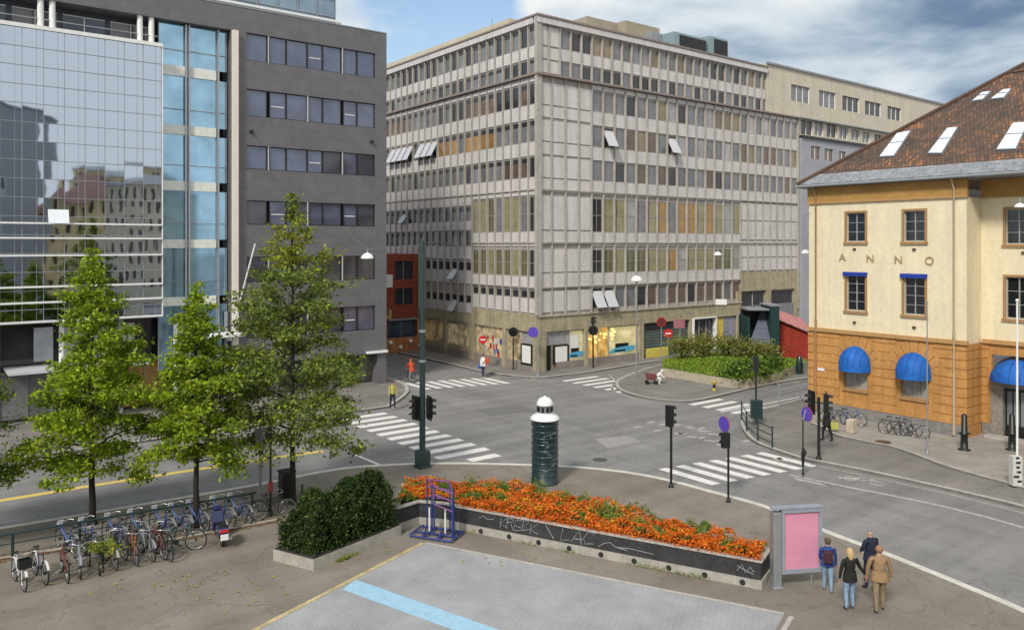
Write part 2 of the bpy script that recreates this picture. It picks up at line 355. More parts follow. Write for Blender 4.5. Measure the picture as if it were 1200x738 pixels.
# pavement round the orange building
kc=[(1000,457),(946,467),(905,477.5),(884,483),(872,489),(868,497),(872,507),(884,519),(914,531),(948,541),(1000,551),(1069,566),(1130,580),(1200,597),(1400,650)]
kcg=[G(*q) for q in smooth(kc,4)]
pr=Vector((18.55,49.3,0))
pavement('junction_footway', [tuple((P(946,467)+D2*60).xy)]+kcg+[(60,15),(90,60)], M_walk, kcg, .22)
# raised slab strip along its wall
kd=[(950,497),(965,503),(981,511.5),(1015,519),(1052,527),(1103,546),(1150,560),(1200,574),(1400,635)]
kdg=[G(*q,KH) for q in smooth(kd,4)]
b=MB(); b.prism([tuple((pr+D2*2-D1*-1).xy)]+kdg+[(62,12),(90,60)],KH-.05,KH+.10); struct('slab_footway',b,M_slab)
k=MB(); ribbon(k,kdg,.16,KH-.05,KH+.112); struct('kerb',k,M['granite'])
# flush stone lines of the cycle lane on the right
k=MB(); ribbon(k,[G(*q) for q in smooth([(925,557),(985,569.5),(1069,586),(1130,600),(1200,619),(1400,678)],4)],.2,0,.005); struct('cycle_lane_edge',k,M_faint,normals=False)
k=MB(); ribbon(k,[G(*q) for q in smooth([(951,543),(1069,568.5),(1130,582),(1200,600),(1400,653)],4)],.08,0,.006,off=-.16); struct('cycle_lane_line',k,M_faint,normals=False)
def quadmark(name, quads, m, z=.006):
    b=MB()
    for q in quads: b.face([(p[0],p[1],z) for p in q])
    return struct(name,b,m,normals=False)
def stripes(px, n, length, width, step, ldir, sdir, taper=None):
    p=P(*px); out=[]
    for i in range(n):
        q=p+sdir*(step*i)
        out.append([q,q+ldir*length,q+ldir*length+sdir*width,q+sdir*width])
    return out
s=stripes((515,538.5),10,3.1,.62,1.2,D2,D1); p0=P(554,541); s.append([p0,p0+D2*1.75,p0+D2*1.75+D1*.6,p0+D1*.6])
quadmark('crosswalk_markings', s, M_line)
a=P(771,549.5); e=P(885,531); st=(e-a)/6; q=[]
for i in range(7):
    p=a+st*i; w=st.normalized()*.52; q.append([p,p-D1*3.1,p-D1*3.1+w,p+w])
quadmark('crosswalk_markings', q, M_line)
a=P(472,449); e=P(562,442.5); st=(e-a)/7; q=[]
for i in range(8):
    p=a+st*i; w=st.normalized()*.5; q.append([p,p-D1*3.3,p-D1*3.3+w,p+w])
quadmark('crosswalk_markings', q, M_line)
quadmark('crosswalk_markings', stripes((658,446),6,3.6,.5,1.15,D2,-D1), M_line)
quadmark('crosswalk_markings', stripes((806,473.5),5,3.2,.52,1.1,D2,-D1), M_line)
# dashed cycle crossing and other small marks
q=[]
for (px,py) in [(741,500.5),(764,504.5),(790,508.5),(815,513),(838,516.5),(788,498),(802,500),(816,502),(757,495),(771,497.5),(868,517),(893,521),(905,538)]:
    p=P(px,py); q.append([p,p+D2*.55,p+D2*.55-D1*.28,p-D1*.28])
for (px,py) in [(800,501),(815,504.5),(829,508.5),(788,507.5),(803,511.5),(823,516),(837,521)]:
    p=P(px,py); t=-D1*.6+D2*.25; q.append([p,p+t,p+t+D2*.3,p+D2*.3])
quadmark('dashed_markings', q, M_faint)
quadmark('road_patch', [[G(697,514),(G(735,510)),G(752,517),G(712,525)]], mat('pale_patch',(.29,.28,.265),.9,.15,4,fine=30), .003)
for q_ in ([(560,480),(612,476),(628,482),(574,487)],[(880,606),(960,640),(935,650),(862,612)]):
    pts_=[Vector((*G(*c_),0)) for c_ in q_]; quadmark('road_patch',[pts_],mat('dark_patch',(.155,.15,.147),.9,.12,3,fine=30),.003)
    k=MB(); ribbon(k,pts_+[pts_[0]],.035,0,.005); struct('tar_seam',k,mat('tar',(.05,.05,.052),.6,.3),normals=False)
# manhole
for (px,py,r_) in [(703,538.5,.36),(1035,520,.4)]:
    b=MB(); c=P(px,py,KH if py>560 or px>1000 else 0); b.lathe((c.x,c.y,c.z+(.1 if px>1000 else 0)),[(r_,.002),(r_,.007)]); tag(b.build('manhole_cover',M['brown'] if px>1000 else mat('cast_iron',(.07,.07,.07),.6,.2),org=c),{703:'round manhole cover in the road, left of the nearer right-hand zebra crossing',1035:'round manhole cover in the slab pavement beside the orange building'}[px],'manhole cover')
# yellow line and white edge line on the left street
b=MB(); ribbon(b,[G(*q) for q in smooth([(-120,607),(0,588),(100,571.5),(200,556),(300,540.5),(380,529.5)],4)],.40,0,.006); struct('yellow_lane_line',b,M_yline,normals=False)
b=MB(); ribbon(b,[G(415,533),G(447,546.5)],.16,0,.006); struct('stop_line',b,M_line,normals=False)
b=MB(); ribbon(b,[G(*q) for q in smooth([(-80,531),(20,521),(120,508),(230,497)],3)],.12,0,.006); struct('lane_line',b,M_faint,normals=False)
# curved white line by the far island, lines by the corner shop
b=MB(); ribbon(b,[G(*q) for q in smooth([(722,449),(716,453),(724,461),(760,471),(802,475)],5)],.12,0,.006); struct('lane_line',b,M_faint,normals=False)
b=MB(); ribbon(b,[G(700,441),G(760,434)],.12,0,.006); ribbon(b,[G(712,438.5),G(722,447)],.14,0,.006); struct('lane_line',b,M_faint,normals=False)
b=MB(); ribbon(b,[G(846,483),G(946,464)],.14,0,.006); struct('lane_line',b,M_line,normals=False)
# worn bicycle symbol
b=MB(); p=P(1012,563); t=(-D1*.8+D2*.2).normalized(); n_=Vector((-t.y,t.x,0))
for k in (-.55,.55):
    c=p+t*k; b.tube([c+t*(.32*math.cos(a_))+n_*(.32*math.sin(a_))+UP*.005 for a_ in [i*math.pi/8 for i in range(16)]],.02,0,3,closed=True)
for u,v in [((-.55,0),(0,0)),((0,0),(.35,.4)),((-.2,.45),(.35,.4)),((-.2,.45),(0,0)),((.35,.4),(.55,0)),((-.55,0),(-.2,.45)),((.35,.4),(.3,.62))]:
    b.tube([p+t*u[0]+n_*u[1]+UP*.005,p+t*v[0]+n_*v[1]+UP*.005],.022,0,3)
struct('cycle_symbol',b,M_faint)
quadmark('cycle_lane_marks',[[G(928,559),G(962,566),G(972,570),G(935,562.5)],[G(983,558.5),G(1008,560),G(1007,562),G(983,560.5)]],M_faint)
# paved square with its edging strips and a painted line
E0=P(497,636.5,KH); EL=P(301,738,KH); ER=P(918.6,720,KH); EL2=E0+(EL-E0)*2.5; 
dn=(P(908,738,KH)-P(918.6,720,KH)).normalized()
b=MB(); b.prism([(E0.x,E0.y),(ER.x,ER.y),tuple((ER+dn*9).xy),tuple((EL2).xy)],KH-.02,KH+.004); struct('paved_square',b,M_pave)
k=MB(); ribbon(k,[E0+(E0-ER).normalized()*.0,ER],.16,KH,KH+.01,off=-.02); ribbon(k,[ER+(ER-E0).normalized()*.14,ER+dn*9],.14,KH,KH+.01); struct('edging_strip',k,M['granite'])
k=MB(); ribbon(k,[EL2,E0],.16,KH,KH+.012,off=-.02); struct('edging_strip',k,mat('yellow_edging',(.46,.37,.19),.8,.3,3,fine=20))
a=P(417,679,KH); a2=P(401,690.5,KH); dd=(P(500,708,KH)-a).normalized()
quadmark('painted_line',[[a2,a2+dd*12,a+dd*12,a]],M_bline,KH+.009)
# low edging with leaf litter behind the parked bicycles
le=[P(*q,KH) for q in smooth([(-60,668),(20,652),(110,640),(200,633),(250,624),(325,610)],4)]
k=MB(); ribbon(k,le,.14,KH-.02,KH+.05); struct('edging_strip',k,M['granite'])
b=MB(); rr=random.Random(13)
for i in range(2600):
    j=rr.random()*(len(le)-1.01); q=le[int(j)].lerp(le[int(j)+1],j%1)+Vector((rr.gauss(0,.1),rr.gauss(.06,.16),KH*0+.02)); t=rr.random()*6.28; s_=rr.uniform(.02,.05)
    b.face([q+Vector((math.cos(t+k_*1.57)*s_*(1.3 if k_%2 else .8),math.sin(t+k_*1.57)*s_,rr.random()*.02)) for k_ in range(4)],0 if rr.random()<.5 else 1)
struct('leaf_litter',b,[mat('litter_rust',(.26,.10,.03),.9,.3,9),mat('litter_olive',(.13,.12,.04),.9,.3,9)],kind='stuff',normals=False)
# fallen leaves on the footway
b=MB(); rr=random.Random(3)
for (cx,cy,sx,sy,n) in [(220,675,70,14,30),(280,700,60,20,20),(600,655,90,8,14),(150,690,120,25,30),(420,650,40,12,14)]:
    for i in range(n):
        px=rr.gauss(cx,sx*.6); py=rr.gauss(cy,sy*.6)
        if py<640: continue
        p=P(px,py,KH+.012); t=rr.random()*6.28; s_=rr.uniform(.03,.06)
        b.face([p+Vector((math.cos(t+k*1.57)*s_*(1.4 if k%2 else .8),math.sin(t+k*1.57)*s_,rr.random()*.02)) for k in range(4)],0)
struct('fallen_leaves',b,mat('fallen_leaf',(.33,.25,.07),.8,.3,9),kind='stuff',normals=False)

# ================================================================ GLASS AND GREY-CLAD OFFICE BLOCK (left)
G0=Vector((-9.44,59.4,0)); FG=Fr(G0,-D2,-D1)       # along: towards the camera's left; normal: to the street
tg=thing('office_building','grey clad office block with a mirrored curtain wall, left side of the photo','office building',G0)
M_clad=panel_mat('grey_cladding',(.145,.142,.151),1.35,.62,FG,.72,.10,.5)
bands=[(24.74,22.9),(20.98,19.17),(17.2,15.6),(13.5,11.86),(9.7,7.96),(6.0,4.2)]
WA0,WA1=.95,10.55; WC=11.35; GA0,GA1=11.65,15.99; TOP=26.36
b=MB(); ops=[(WA0,WA1,z1,z0) for z0,z1 in bands]
wall(b,FG,0,GA0-.05,2.45,TOP,ops+[(10.9,11.0,0,0)][:6],0,.22)
# fascia over glass part and loggia, end wall, rear volume, underside
wall(b,FG,GA0-.05,48,24.75,TOP,[],0)
b.face([FG.p(GA0-.05,0,24.75),FG.p(48,0,24.75),FG.p(48,-1.6,24.75),FG.p(GA0-.05,-1.6,24.75)])
b.face([FG.p(0,0,0),FG.p(0,-22,0),FG.p(0,-22,TOP),FG.p(0,0,TOP)])
b.face([FG.p(0,0,TOP),FG.p(48,0,TOP),FG.p(48,-22,TOP),FG.p(0,-22,TOP)])
b.face([FG.p(0,-22,0),FG.p(48,-22,0),FG.p(48,-22,TOP),FG.p(0,-22,TOP)])
b.face([FG.p(0,0,2.45),FG.p(GA0,0,2.45),FG.p(GA0,-2.2,2.45),FG.p(0,-2.2,2.45)])
b.face([FG.p(GA0-.05,0,2.45),FG.p(GA0-.05,-1.7,2.45),FG.p(GA0-.05,-1.7,24.75),FG.p(GA0-.05,0,24.75)])
b.box(FG,0,.75,-.02,-.9,0,2.45)
b.box(FG,4.2,4.7,-.3,-.8,0,2.45); b.box(FG,8.2,8.7,-.3,-.8,0,2.45)
ow=b.build('wall',M_clad,tg)
fr_=MB()
fr_.box(FG,0,48,-.06,.03,TOP,TOP+.07); fr_.build('parapet_cap',M['grey'],tg)
pat=[(0,.15),(.165,.29),(.29,.45),(.45,.57),(.57,.72),(.735,.85),(.85,1.)]
rr=random.Random(5)
for bi,(z0,z1) in enumerate(bands):
    for k,(u,v) in enumerate(pat):
        a1=WA1-(WA1-WA0)*u; a0=WA1-(WA1-WA0)*v
        m=MB(); m.box(FG,a0+.05,a1-.05,-.19,-.16,z1+.06,z0-.06,1)
        for (c,d) in ((a0,a0+.05),(a1-.05,a1)): m.box(FG,c,d,-.21,-.1,z1,z0,0)
        for (c,d) in ((z1,z1+.06),(z0-.06,z0)): m.box(FG,a0+.05,a1-.05,-.21,-.12,c,d,0)
        if k in (3,) and bi%2==0 or (k in (1,5) and bi%2==1):
            m.box(FG,a0+.15,a1-.15,-.155,-.12,(z0+z1)/2-.12,(z0+z1)/2-.06,2)
        pane=mat('gpane_dark',(.05,.052,.07),.07,.5,.5,spec=1.,metal=.2) if bi>=3 and rr.random()<.65 or (bi==2 and k in (4,6)) else mat('gpane',(.13,.145,.215),.07,.3,.5,spec=1.,metal=.45)
        m.build('window',[M['black'],pane,M['white']],tg)
    for u in ([.157,.727] if bi%2==0 else [.45]):
        a=WA1-(WA1-WA0)*u; m=MB(); m.box(FG,a-.03,a+.03,-.1,.0,z1,z0); m.build('window_post',mat('pale_post',(.5,.5,.5),.5,.1),tg)
    # ceiling lights seen as warm blurs
m=MB(); m.box(FG,WC-.16,WC+.2,-.05,.32,.12,24.7); m.build('column',mat('white_column',(.72,.67,.60),.6,.06),tg)
# glass part
pane_b=mat('blue_glass',(.30,.50,.66),.05,.3,.4,metal=.75,spec=1.)
slabs=[(22.0,21.35),(18.2,17.6),(14.6,14.0),(10.85,10.3),(7.15,6.6)]
lev=[24.7]+[v for s_ in slabs for v in s_]+[2.5]
for i in range(0,len(lev),2):
    zt,zb=lev[i],lev[i+1]
    for (a0,a1) in ((11.7,12.35),(12.35,14.15),(14.15,GA1)):
        m=MB(); m.box(FG,a0+.04,a1-.04,-.62,-.58,zb,zt,1)
        m.box(FG,a0,a0+.04,-.64,-.5,zb,zt,0); m.box(FG,a1-.04,a1,-.64,-.5,zb,zt,0)
        m.box(FG,a0+.04,a1-.04,-.575,-.52,zb+1.0,zb+1.05,0)
        m.build('window',[M['grey'],pane_b],tg)
for (zt,zb) in slabs:
    m=MB(); m.box(FG,12.4,GA1,-1.,-.46,zb,zt); m.build('floor_slab',mat('pale_slab',(.70,.72,.68),.6,.1,fine=8),tg)
for a in (12.3,14.15,14.35):
    m=MB(); m.box(FG,a-.05,a+.05,-.46,-.3,2.5,24.7); m.build('mullion',M['steel'],tg)
# mirrored curtain wall
mm=bpy.data.materials.new('mirror_glass'); mm.use_nodes=True; N,L,bb=nodes(mm)
bb.inputs['Metallic'].default_value=1; bb.inputs['Roughness'].default_value=.025; bb.inputs['Base Color'].default_value=(.49,.545,.64,1)
tc=N.new('ShaderNodeTexCoord'); nz=N.new('ShaderNodeTexNoise'); nz.inputs['Scale'].default_value=.8; nz.inputs['Detail'].default_value=1.5
L.new(tc.outputs['Object'],nz.inputs['Vector']); bp=N.new('ShaderNodeBump'); bp.inputs['Strength'].default_value=.085; bp.inputs['Distance'].default_value=.03
L.new(nz.outputs['Fac'],bp.inputs['Height']); L.new(bp.outputs[0],bb.inputs['Normal'])
CT=22.85; CB=6.1; CO=.35
m=MB(); grid=MB(); rr=random.Random(9); a=GA1+.02; zs=[CT]; 
zz=CT
steps=[1.07]*16
for st_ in steps:
    zz-=st_
    if zz<CB+.2: break
    zs.append(zz)
zs.append(CB)
aw=1.065; na=30
for i in range(na):
    for j in range(len(zs)-1):
        a0=GA1+.02+i*aw; a1=a0+aw; z1,z0=zs[j],zs[j+1]
        tx=rr.uniform(-.004,.004); tz=rr.uniform(-.004,.004)
        m.face([FG.p(a0,CO+tx+tz,z0),FG.p(a1,CO-tx+tz,z0),FG.p(a1,CO-tx-tz,z1),FG.p(a0,CO+tx-tz,z1)])
m.build('curtain_wall',mm,tg,normals=False)
g=MB()
for i in range(na+1): g.box(FG,GA1+i*aw,GA1+.03+i*aw,CO-.02,CO+.03,CB,CT)
for z in zs[1:-1]: g.box(FG,GA1,GA1+na*aw,CO-.02,CO+.032,z-.018,z+.018)
for i in range(na): g.box(FG,GA1+i*aw+.36,GA1+i*aw+.376,CO-.02,CO+.022,CB,CT)
g.build('glazing_grid',mat('glazing_bar',(.25,.27,.30),.4,.1),tg)
for z in (11.75,10.9,9.9,8.1,7.2,6.1):
    g=MB(); g.box(FG,GA1-.02,GA1+na*aw,CO+.035,CO+.17,z-.055,z+.045); g.build('rail',M['white'],tg)
g=MB(); g.box(FG,GA1-.05,GA1+na*aw,-.1,CO+.12,CT,CT+.22); g.box(FG,GA1-.05,GA1,-.6,CO+.1,CB,CT); g.build('ledge',M['white'],tg)
g=MB(); g.box(FG,GA1,GA1+na*aw,-1.5,CO-.06,CB-.12,CB-.01); g.build('soffit',M['grey'],tg)
# open pane, its pale colour standing in for the reflected sky
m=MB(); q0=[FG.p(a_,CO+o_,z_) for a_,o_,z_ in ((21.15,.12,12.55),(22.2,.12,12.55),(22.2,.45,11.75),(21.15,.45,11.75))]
m.face(q0); m.face([v_+FG.n*.03 for v_ in q0]); m.build('open_pane',mat('pale_sky_reflection',(.75,.8,.85),.3,.05),tg)
# loggia above the curtain wall
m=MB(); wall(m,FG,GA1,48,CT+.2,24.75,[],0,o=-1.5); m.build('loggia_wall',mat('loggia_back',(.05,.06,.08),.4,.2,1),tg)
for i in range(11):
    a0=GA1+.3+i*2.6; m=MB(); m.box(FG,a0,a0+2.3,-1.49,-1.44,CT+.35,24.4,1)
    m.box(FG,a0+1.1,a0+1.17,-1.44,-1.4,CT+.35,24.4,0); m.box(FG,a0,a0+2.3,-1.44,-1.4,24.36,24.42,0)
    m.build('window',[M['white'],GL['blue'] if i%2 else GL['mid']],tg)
for px in (48,62,165,178.5,-60,-75):
    a=FG.at(px); m=MB(); c=FG.p(a,-.25,0); m.tube([c+UP*(CT+.2),c+UP*24.75],.17,0,14); m.build('round_column',M['white'],tg)
m=MB(); m.tube([FG.p(GA1+.1,-.15,CT+.75),FG.p(46,-.15,CT+.75)],.03); m.build('balcony_rail',M['steel'],tg)
# ground storey
sh=[FG.p(0,0,0)]
m=MB(); wall(m,FG,.0,GA0,0,2.45,[(1.2,4.0,.4,2.2),(5,8,.4,2.2),(9,11,.1,2.2)],0,.15,o=-1.9); m.build('shopfront',M['concrete'],tg)
for (a0,a1) in ((1.2,4.0),(5,8),(9,11)):
    m=MB(); m.box(FG,a0,a1,-2.02,-2.0,.4 if a0<9 else .1,2.2,0); m.box(FG,(a0+a1)/2-.04,(a0+a1)/2+.04,-1.99,-1.95,.4,2.2,1); m.build('window',[GL['blue'],M['white']],tg)
m=MB(); m.box(FG,.0,1.7,-.9,.25,2.46,2.62); m.build('canopy',M['white'],tg)
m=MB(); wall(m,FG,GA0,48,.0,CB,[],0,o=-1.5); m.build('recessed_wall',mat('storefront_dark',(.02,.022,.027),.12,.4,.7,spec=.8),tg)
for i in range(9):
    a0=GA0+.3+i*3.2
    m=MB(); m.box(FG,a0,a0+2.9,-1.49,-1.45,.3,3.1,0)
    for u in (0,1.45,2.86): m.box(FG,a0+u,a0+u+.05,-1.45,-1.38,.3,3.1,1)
    m.build('shop_window',[GL['orange'] if i in (1,) else (GL['mid'] if i in (3,6) else GL['dark']),M['grey']],tg)  # the one orange pane colour stands in for the glow of the interior
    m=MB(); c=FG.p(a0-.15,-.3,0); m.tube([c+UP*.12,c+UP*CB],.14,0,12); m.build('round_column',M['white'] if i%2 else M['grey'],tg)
m=MB(); m.box(FG,16.9,24.2,-1.4,1.3,3.25,3.40); m.build('canopy',mat('canopy_grey',(.55,.56,.58),.5,.1),tg)
m=MB(); m.box(FG,11.2,13.4,-.4,1.4,4.55,4.72); m.build('canopy',M['white'],tg)
m=MB(); 
for i in range(4): m.box(FG,17.2+i*1.5,18.2+i*1.5,-1.37,-1.36,3.6,5.6)
m.build('poster_panel',mat('pale_poster',(.45,.47,.52),.5,.3,1.2),tg)
# glazed rooftop storey
RA=FG.at(393,-2.5)
tz0=26.36
m=MB(); m.box(FG,RA,40,-2.5,-14,26.4,31.5); m.build('rooftop_storey',mat('roof_glass',(.18,.27,.36),.08,.3,.6,spec=.9),tg)
m=MB()
for i in range(20): m.box(FG,RA+i*1.5,RA+.05+i*1.5,-2.47,-2.42,26.4,31.5)
for z in (27.6,28.9,30.2): m.box(FG,RA,40,-2.47,-2.43,z,z+.05)
m.build('rooftop_glazing_bar',M['steel'],tg)
m=MB(); m.box(FG,RA,40,-1.6,-1.4,26.95,27.12); 
for i in range(14): m.box(FG,RA+.1+i*2,RA+.15+i*2,-1.55,-1.5,26.4,26.95)
m.build('roof_rail',M['white'],tg)
# cameras on the cladding
for (px,py) in ((294,154),(435,166)):
    c=FG.p(FG.at(px),.12,FG.zat(px,py)); m=MB(); m.ball(c,.13); m.tube([c,c-FG.n*.15],.03); m.build('security_camera',M['black'],tg)
# leaning banner pole
p0=FG.p(FG.at(268),.3,FG.zat(268,395)); 
p1=FG.p(FG.at(299,2.2),2.2,FG.zat(299,286,2.2))
b=MB(); b.tube([p0,p1],.055); b.box(FG,FG.at(268)-.12,FG.at(268)+.12,-.05,.34,p0.z-.2,p0.z+.1); b.build('flagpole',M['white'],org=p0)
tag(bpy.data.objects['flagpole'],'white pole slanting out from the glass office block behind the middle tree','flagpole')
# ================================================================ BIG CORNER OFFICE BLOCK
C0=Vector((2.06,64.3,0)); FR=Fr(C0,D2,-D1); FL=Fr(C0,D1,-D2)
tm=thing('office_building','big pale concrete office block on the far corner with rows of narrow windows','office building',C0)
M_con=mat('facade_concrete',(.385,.362,.345),.8,.12,.8,fine=6,streak=.2); M_fin=mat('facade_fin',(.415,.388,.35),.75,.14,1.,fine=8,streak=.15)
M_pan=mat('facade_panel',(.60,.572,.57),.7,.07,.7,fine=5,streak=.16); M_corn=mat('cornice_brown',(.25,.20,.18),.7,.2); M_bei=mat('beige_stone',(.38,.33,.22),.8,.2,1.4,fine=7,streak=.25)
def ST(s_,t_): v=C0+D2*s_+D1*t_; return (v.x,v.y)
ROOF=29.15; SET=24.4
b=MB(); b.prism([ST(.3,.3),ST(36.9,.3),ST(36.9,16),ST(16,16),ST(16,48),ST(.3,48)],.0,SET)
b.prism([ST(.3,.3),ST(31.1,.3),ST(31.1,16),ST(16,16),ST(16,48),ST(.3,48)],SET+.01,ROOF); b.build('core_wall',M_con,tm)
# bay lists
bw=1.218; top_bays=[(k*bw,(k+1)*bw) for k in range(25)]; top_bays.append((25*bw,31.2))
low_bays=[(k*1.5+.05,(k+1)*1.5+.05) for k in range(4)]+[(6.05+k*1.385,6.05+(k+1)*1.385) for k in range(15)]
end_bays=[(26.83+k*1.27,26.83+(k+1)*1.27) for k in range(8)]
lb=1.17; left_near=[(k*lb,(k+1)*lb) for k in range(8)]; left_far=[(9.36+k*lb,9.36+(k+1)*lb) for k in range(33)]
wins=[]; opens=[]
rr=random.Random(21)
T3=[(23.8,22.04),(20.75,18.98),(17.73,16.06)]
def add(fr,bay,zt,zb,kind,cas=False,dt=0): wins.append((fr,bay,zt,zb,kind,cas,dt))
def pick(opts): return rr.choice(opts)
for k,bay in enumerate(top_bays):
    if k>=2:
        add(FR,bay,28.45,26.85,pick(['mid','mid','pale','tanb','lit' if k in(5,7) else 'mid','dark']))
        add(FR,bay,25.75,24.62,pick(['dark','mid','dark','mid','brown' if k in (8,9) else 'dark']))
for k,bay in enumerate(low_bays+end_bays):
    if k<4: continue
    for r_,(zt,zb) in enumerate(T3):
        o=[['pale','mid','mid','mid','dark','tanb'],['mid','mid','tanb','brown','pale','mid'],['mid','mid','mid','brown','dark']][r_]
        op = (r_==1 and k in (5,11))
        add(FR,bay,zt,zb,'dark' if op else pick(o))
        if op: opens.append((FR,bay,zt,zb))
    if k<19:
        add(FR,bay,14.5,11.6,'dark' if k==4 else ('orange' if k in (10,12,13,15) else pick(['yel','yel','pale','olive','mid'])),True)
        add(FR,bay,10.1,8.07,'dark' if k in(4,) else ('orange' if k==11 else pick(['yel','olive','yel','olive','pale'])),True)
        op=k in (4,5)
        add(FR,bay,6.75,5.0,'dark' if op else pick(['brown','brown','dark','mid']))
        if op: opens.append((FR,bay,6.75,5.0))
for k,bay in enumerate(left_near+left_far):
    add(FL,bay,28.45,26.85,pick(['mid','dark','dark','mid']),False,.25)
    add(FL,bay,25.75,24.62,pick(['mid','dark','mid']),False,.3)
    for r_,(zt,zb) in enumerate(T3):
        if r_==1: kd='orange' if 5<=k<=12 and k not in (9,) else 'mid'
        elif r_==0: kd='brown' if 5<=k<=8 else pick(['mid','dark','mid','brown'])
        else: kd='brown' if k in (1,2,3) else pick(['mid','dark','mid'])
        if r_==1 and 13<=k<=20 and k!=16: kd='dark'; opens.append((FL,bay,zt,zb))
        add(FL,bay,zt,zb,kd,False,.25)
    if k<8:
        add(FL,bay,14.5,11.6,'dark' if k==0 else pick(['yel','olive','yel','mid']),True)
        add(FL,bay,10.1,7.9,'dark' if k==0 else pick(['yel','olive','olive']),True)
        add(FL,bay,6.75,6.1,'dark')
    else:
        for (zt,zb) in ((14.0,12.7),(11.75,10.4)): add(FL,bay,zt,zb,pick(['mid','dark','mid']),False,.35)
        for (zt,zb) in ((8.95,8.15),(5.9,5.2)): add(FL,bay,zt,zb,'dark')
        if k in (10,19): opens.append((FL,bay,8.4,7.2)); 
        if k==10: opens.append((FL,bay,5.5,4.2))
        if k==18: opens.append((FL,bay,13.8,12.6))
# facade skins: concrete band plus pale panel beneath each window, fins between bays
def skin(fr,bays,z0,z1,rows,blank=False,panel=True):
    b=MB(); pm=MB(); rows=sorted(rows)       # (bottom, top) of windows
    a0=bays[0][0]; a1=bays[-1][1]; edges=[]
    cur=z0
    for (wb,wt) in rows:
        if wb>cur: edges.append((cur,wb))
        cur=wt
    edges.append((cur,z1))
    for (e0,e1) in edges: b.box(fr,a0,a1,-.29,-.10,e0,e1)
    if panel:
        for (e0,e1) in edges:
            if e1-e0<.5: continue
            for (p,q) in bays:
                pm.box(fr,p+.10,q-.10,-.09,-.02,max(e0+.10,e1-1.2),e1-.05)
    return b,pm
def rowsof(fr,a): return sorted({(w[3],w[2]) for w in wins if w[0] is fr and abs(w[1][0]-a)<.01})
band=MB(); pan=MB(); fins=MB()
def run(fr,bays,z0,z1,zf0=None,**kw):
    rows=[r_ for r_ in rowsof(fr,bays[0][0]) if r_[0]>=z0-.01 and r_[1]<=z1+.01]
    b,p=skin(fr,bays,z0,z1,rows,**kw)
    for src,dst in ((b,band),(p,pan)):
        k=len(dst.v); dst.v+=src.v; dst.f+=[[i+k for i in f] for f in src.f]; dst.m+=src.m; dst.s+=src.s
    for i,(p0,q0) in enumerate(bays): fins.box(fr,p0-.06,p0+.06,-.30,.07,z0 if zf0 is None else zf0,z1)
def blank(fr,bays,z0,z1,zlines):
    band.box(fr,bays[0][0],bays[-1][1],-.29,-.10,z0,z1)
    for (p0,q0) in bays:
        fins.box(fr,p0-.06,p0+.06,-.30,.07,z0,z1)
        for c,d in zlines: pan.box(fr,p0+.15,q0-.1,-.09,-.03,c+.06,d-.06)
run(FR,top_bays[2:],SET+.12,ROOF); blank(FR,top_bays[:2],SET+.12,ROOF,[(24.6,25.7),(25.75,26.8),(26.85,28.5)])
run(FR,low_bays[4:],4.75,SET-.05); run(FR,end_bays,15.0,SET-.05)
blank(FR,end_bays,7.7,15.0,[(7.8,9.2),(9.2,10.9),(11.0,13.),(13.,14.9)][:4])
blank(FR,low_bays[:4],4.75,SET-.05,[(4.9,6.75),(7.0,8.2),(8.2,10.2),(10.5,11.7),(11.7,14.6),(14.8,16.0),(16.0,17.8),(17.9,19.0),(19.,20.8),(20.95,22.),(22.,23.9)])
allL=left_near+left_far
run(FL,allL,SET+.12,ROOF); run(FL,allL,15.0,SET-.05); run(FL,left_near,4.75,15.0); run(FL,left_far,4.2,15.0)
band.build('spandrel_band',M_con,tm); pan.build('spandrel_panel',M_pan,tm)
for z in (22.0,18.9,15.2,11.0,7.2): pass
fins.box(FR,36.95,37.1,-.3,.14,3.5,SET); fins.box(FL,-.001,.0,-.3,-.29,5,5.1)
fins.build('fin',M_fin,tm)
m=MB(); m.box(FR,-.2,.35,-.0,.17,4.75,ROOF); m.box(FL,.0,.15,-.0,.17,4.75,ROOF); m.build('corner_pier',M_fin,tm)
for z,mt in ((ROOF,'c'),(SET-.02,'c')):
    e=31.3 if z==ROOF else 37.2
    m=MB(); m.box(FR,-.25,e,-.4,.32,z-.02,z+.14); m.box(FL,.42,48,-.4,.25,z-.02,z+.14); m.build('cornice',M_corn,tm)
m=MB(); m.box(FR,-.2,31.25,-.15,.24,28.6,29.1); m.box(FL,.4,48,-.15,.18,28.6,29.1); m.build('roof_fascia',M_pan,tm)
m=MB()
for z in (15.05,10.7,7.0):
    m.box(FR,.0,36.9 if z!=7.0 else 26.8,-.1,.1,z-.06,z+.06)
for z in (15.05,): m.box(FL,.1,48,-.1,.08,z-.06,z+.06)
for z in (10.7,7.0): m.box(FL,.1,9.36,-.1,.08,z-.06,z+.06)
m.build('string_course',M_fin,tm)
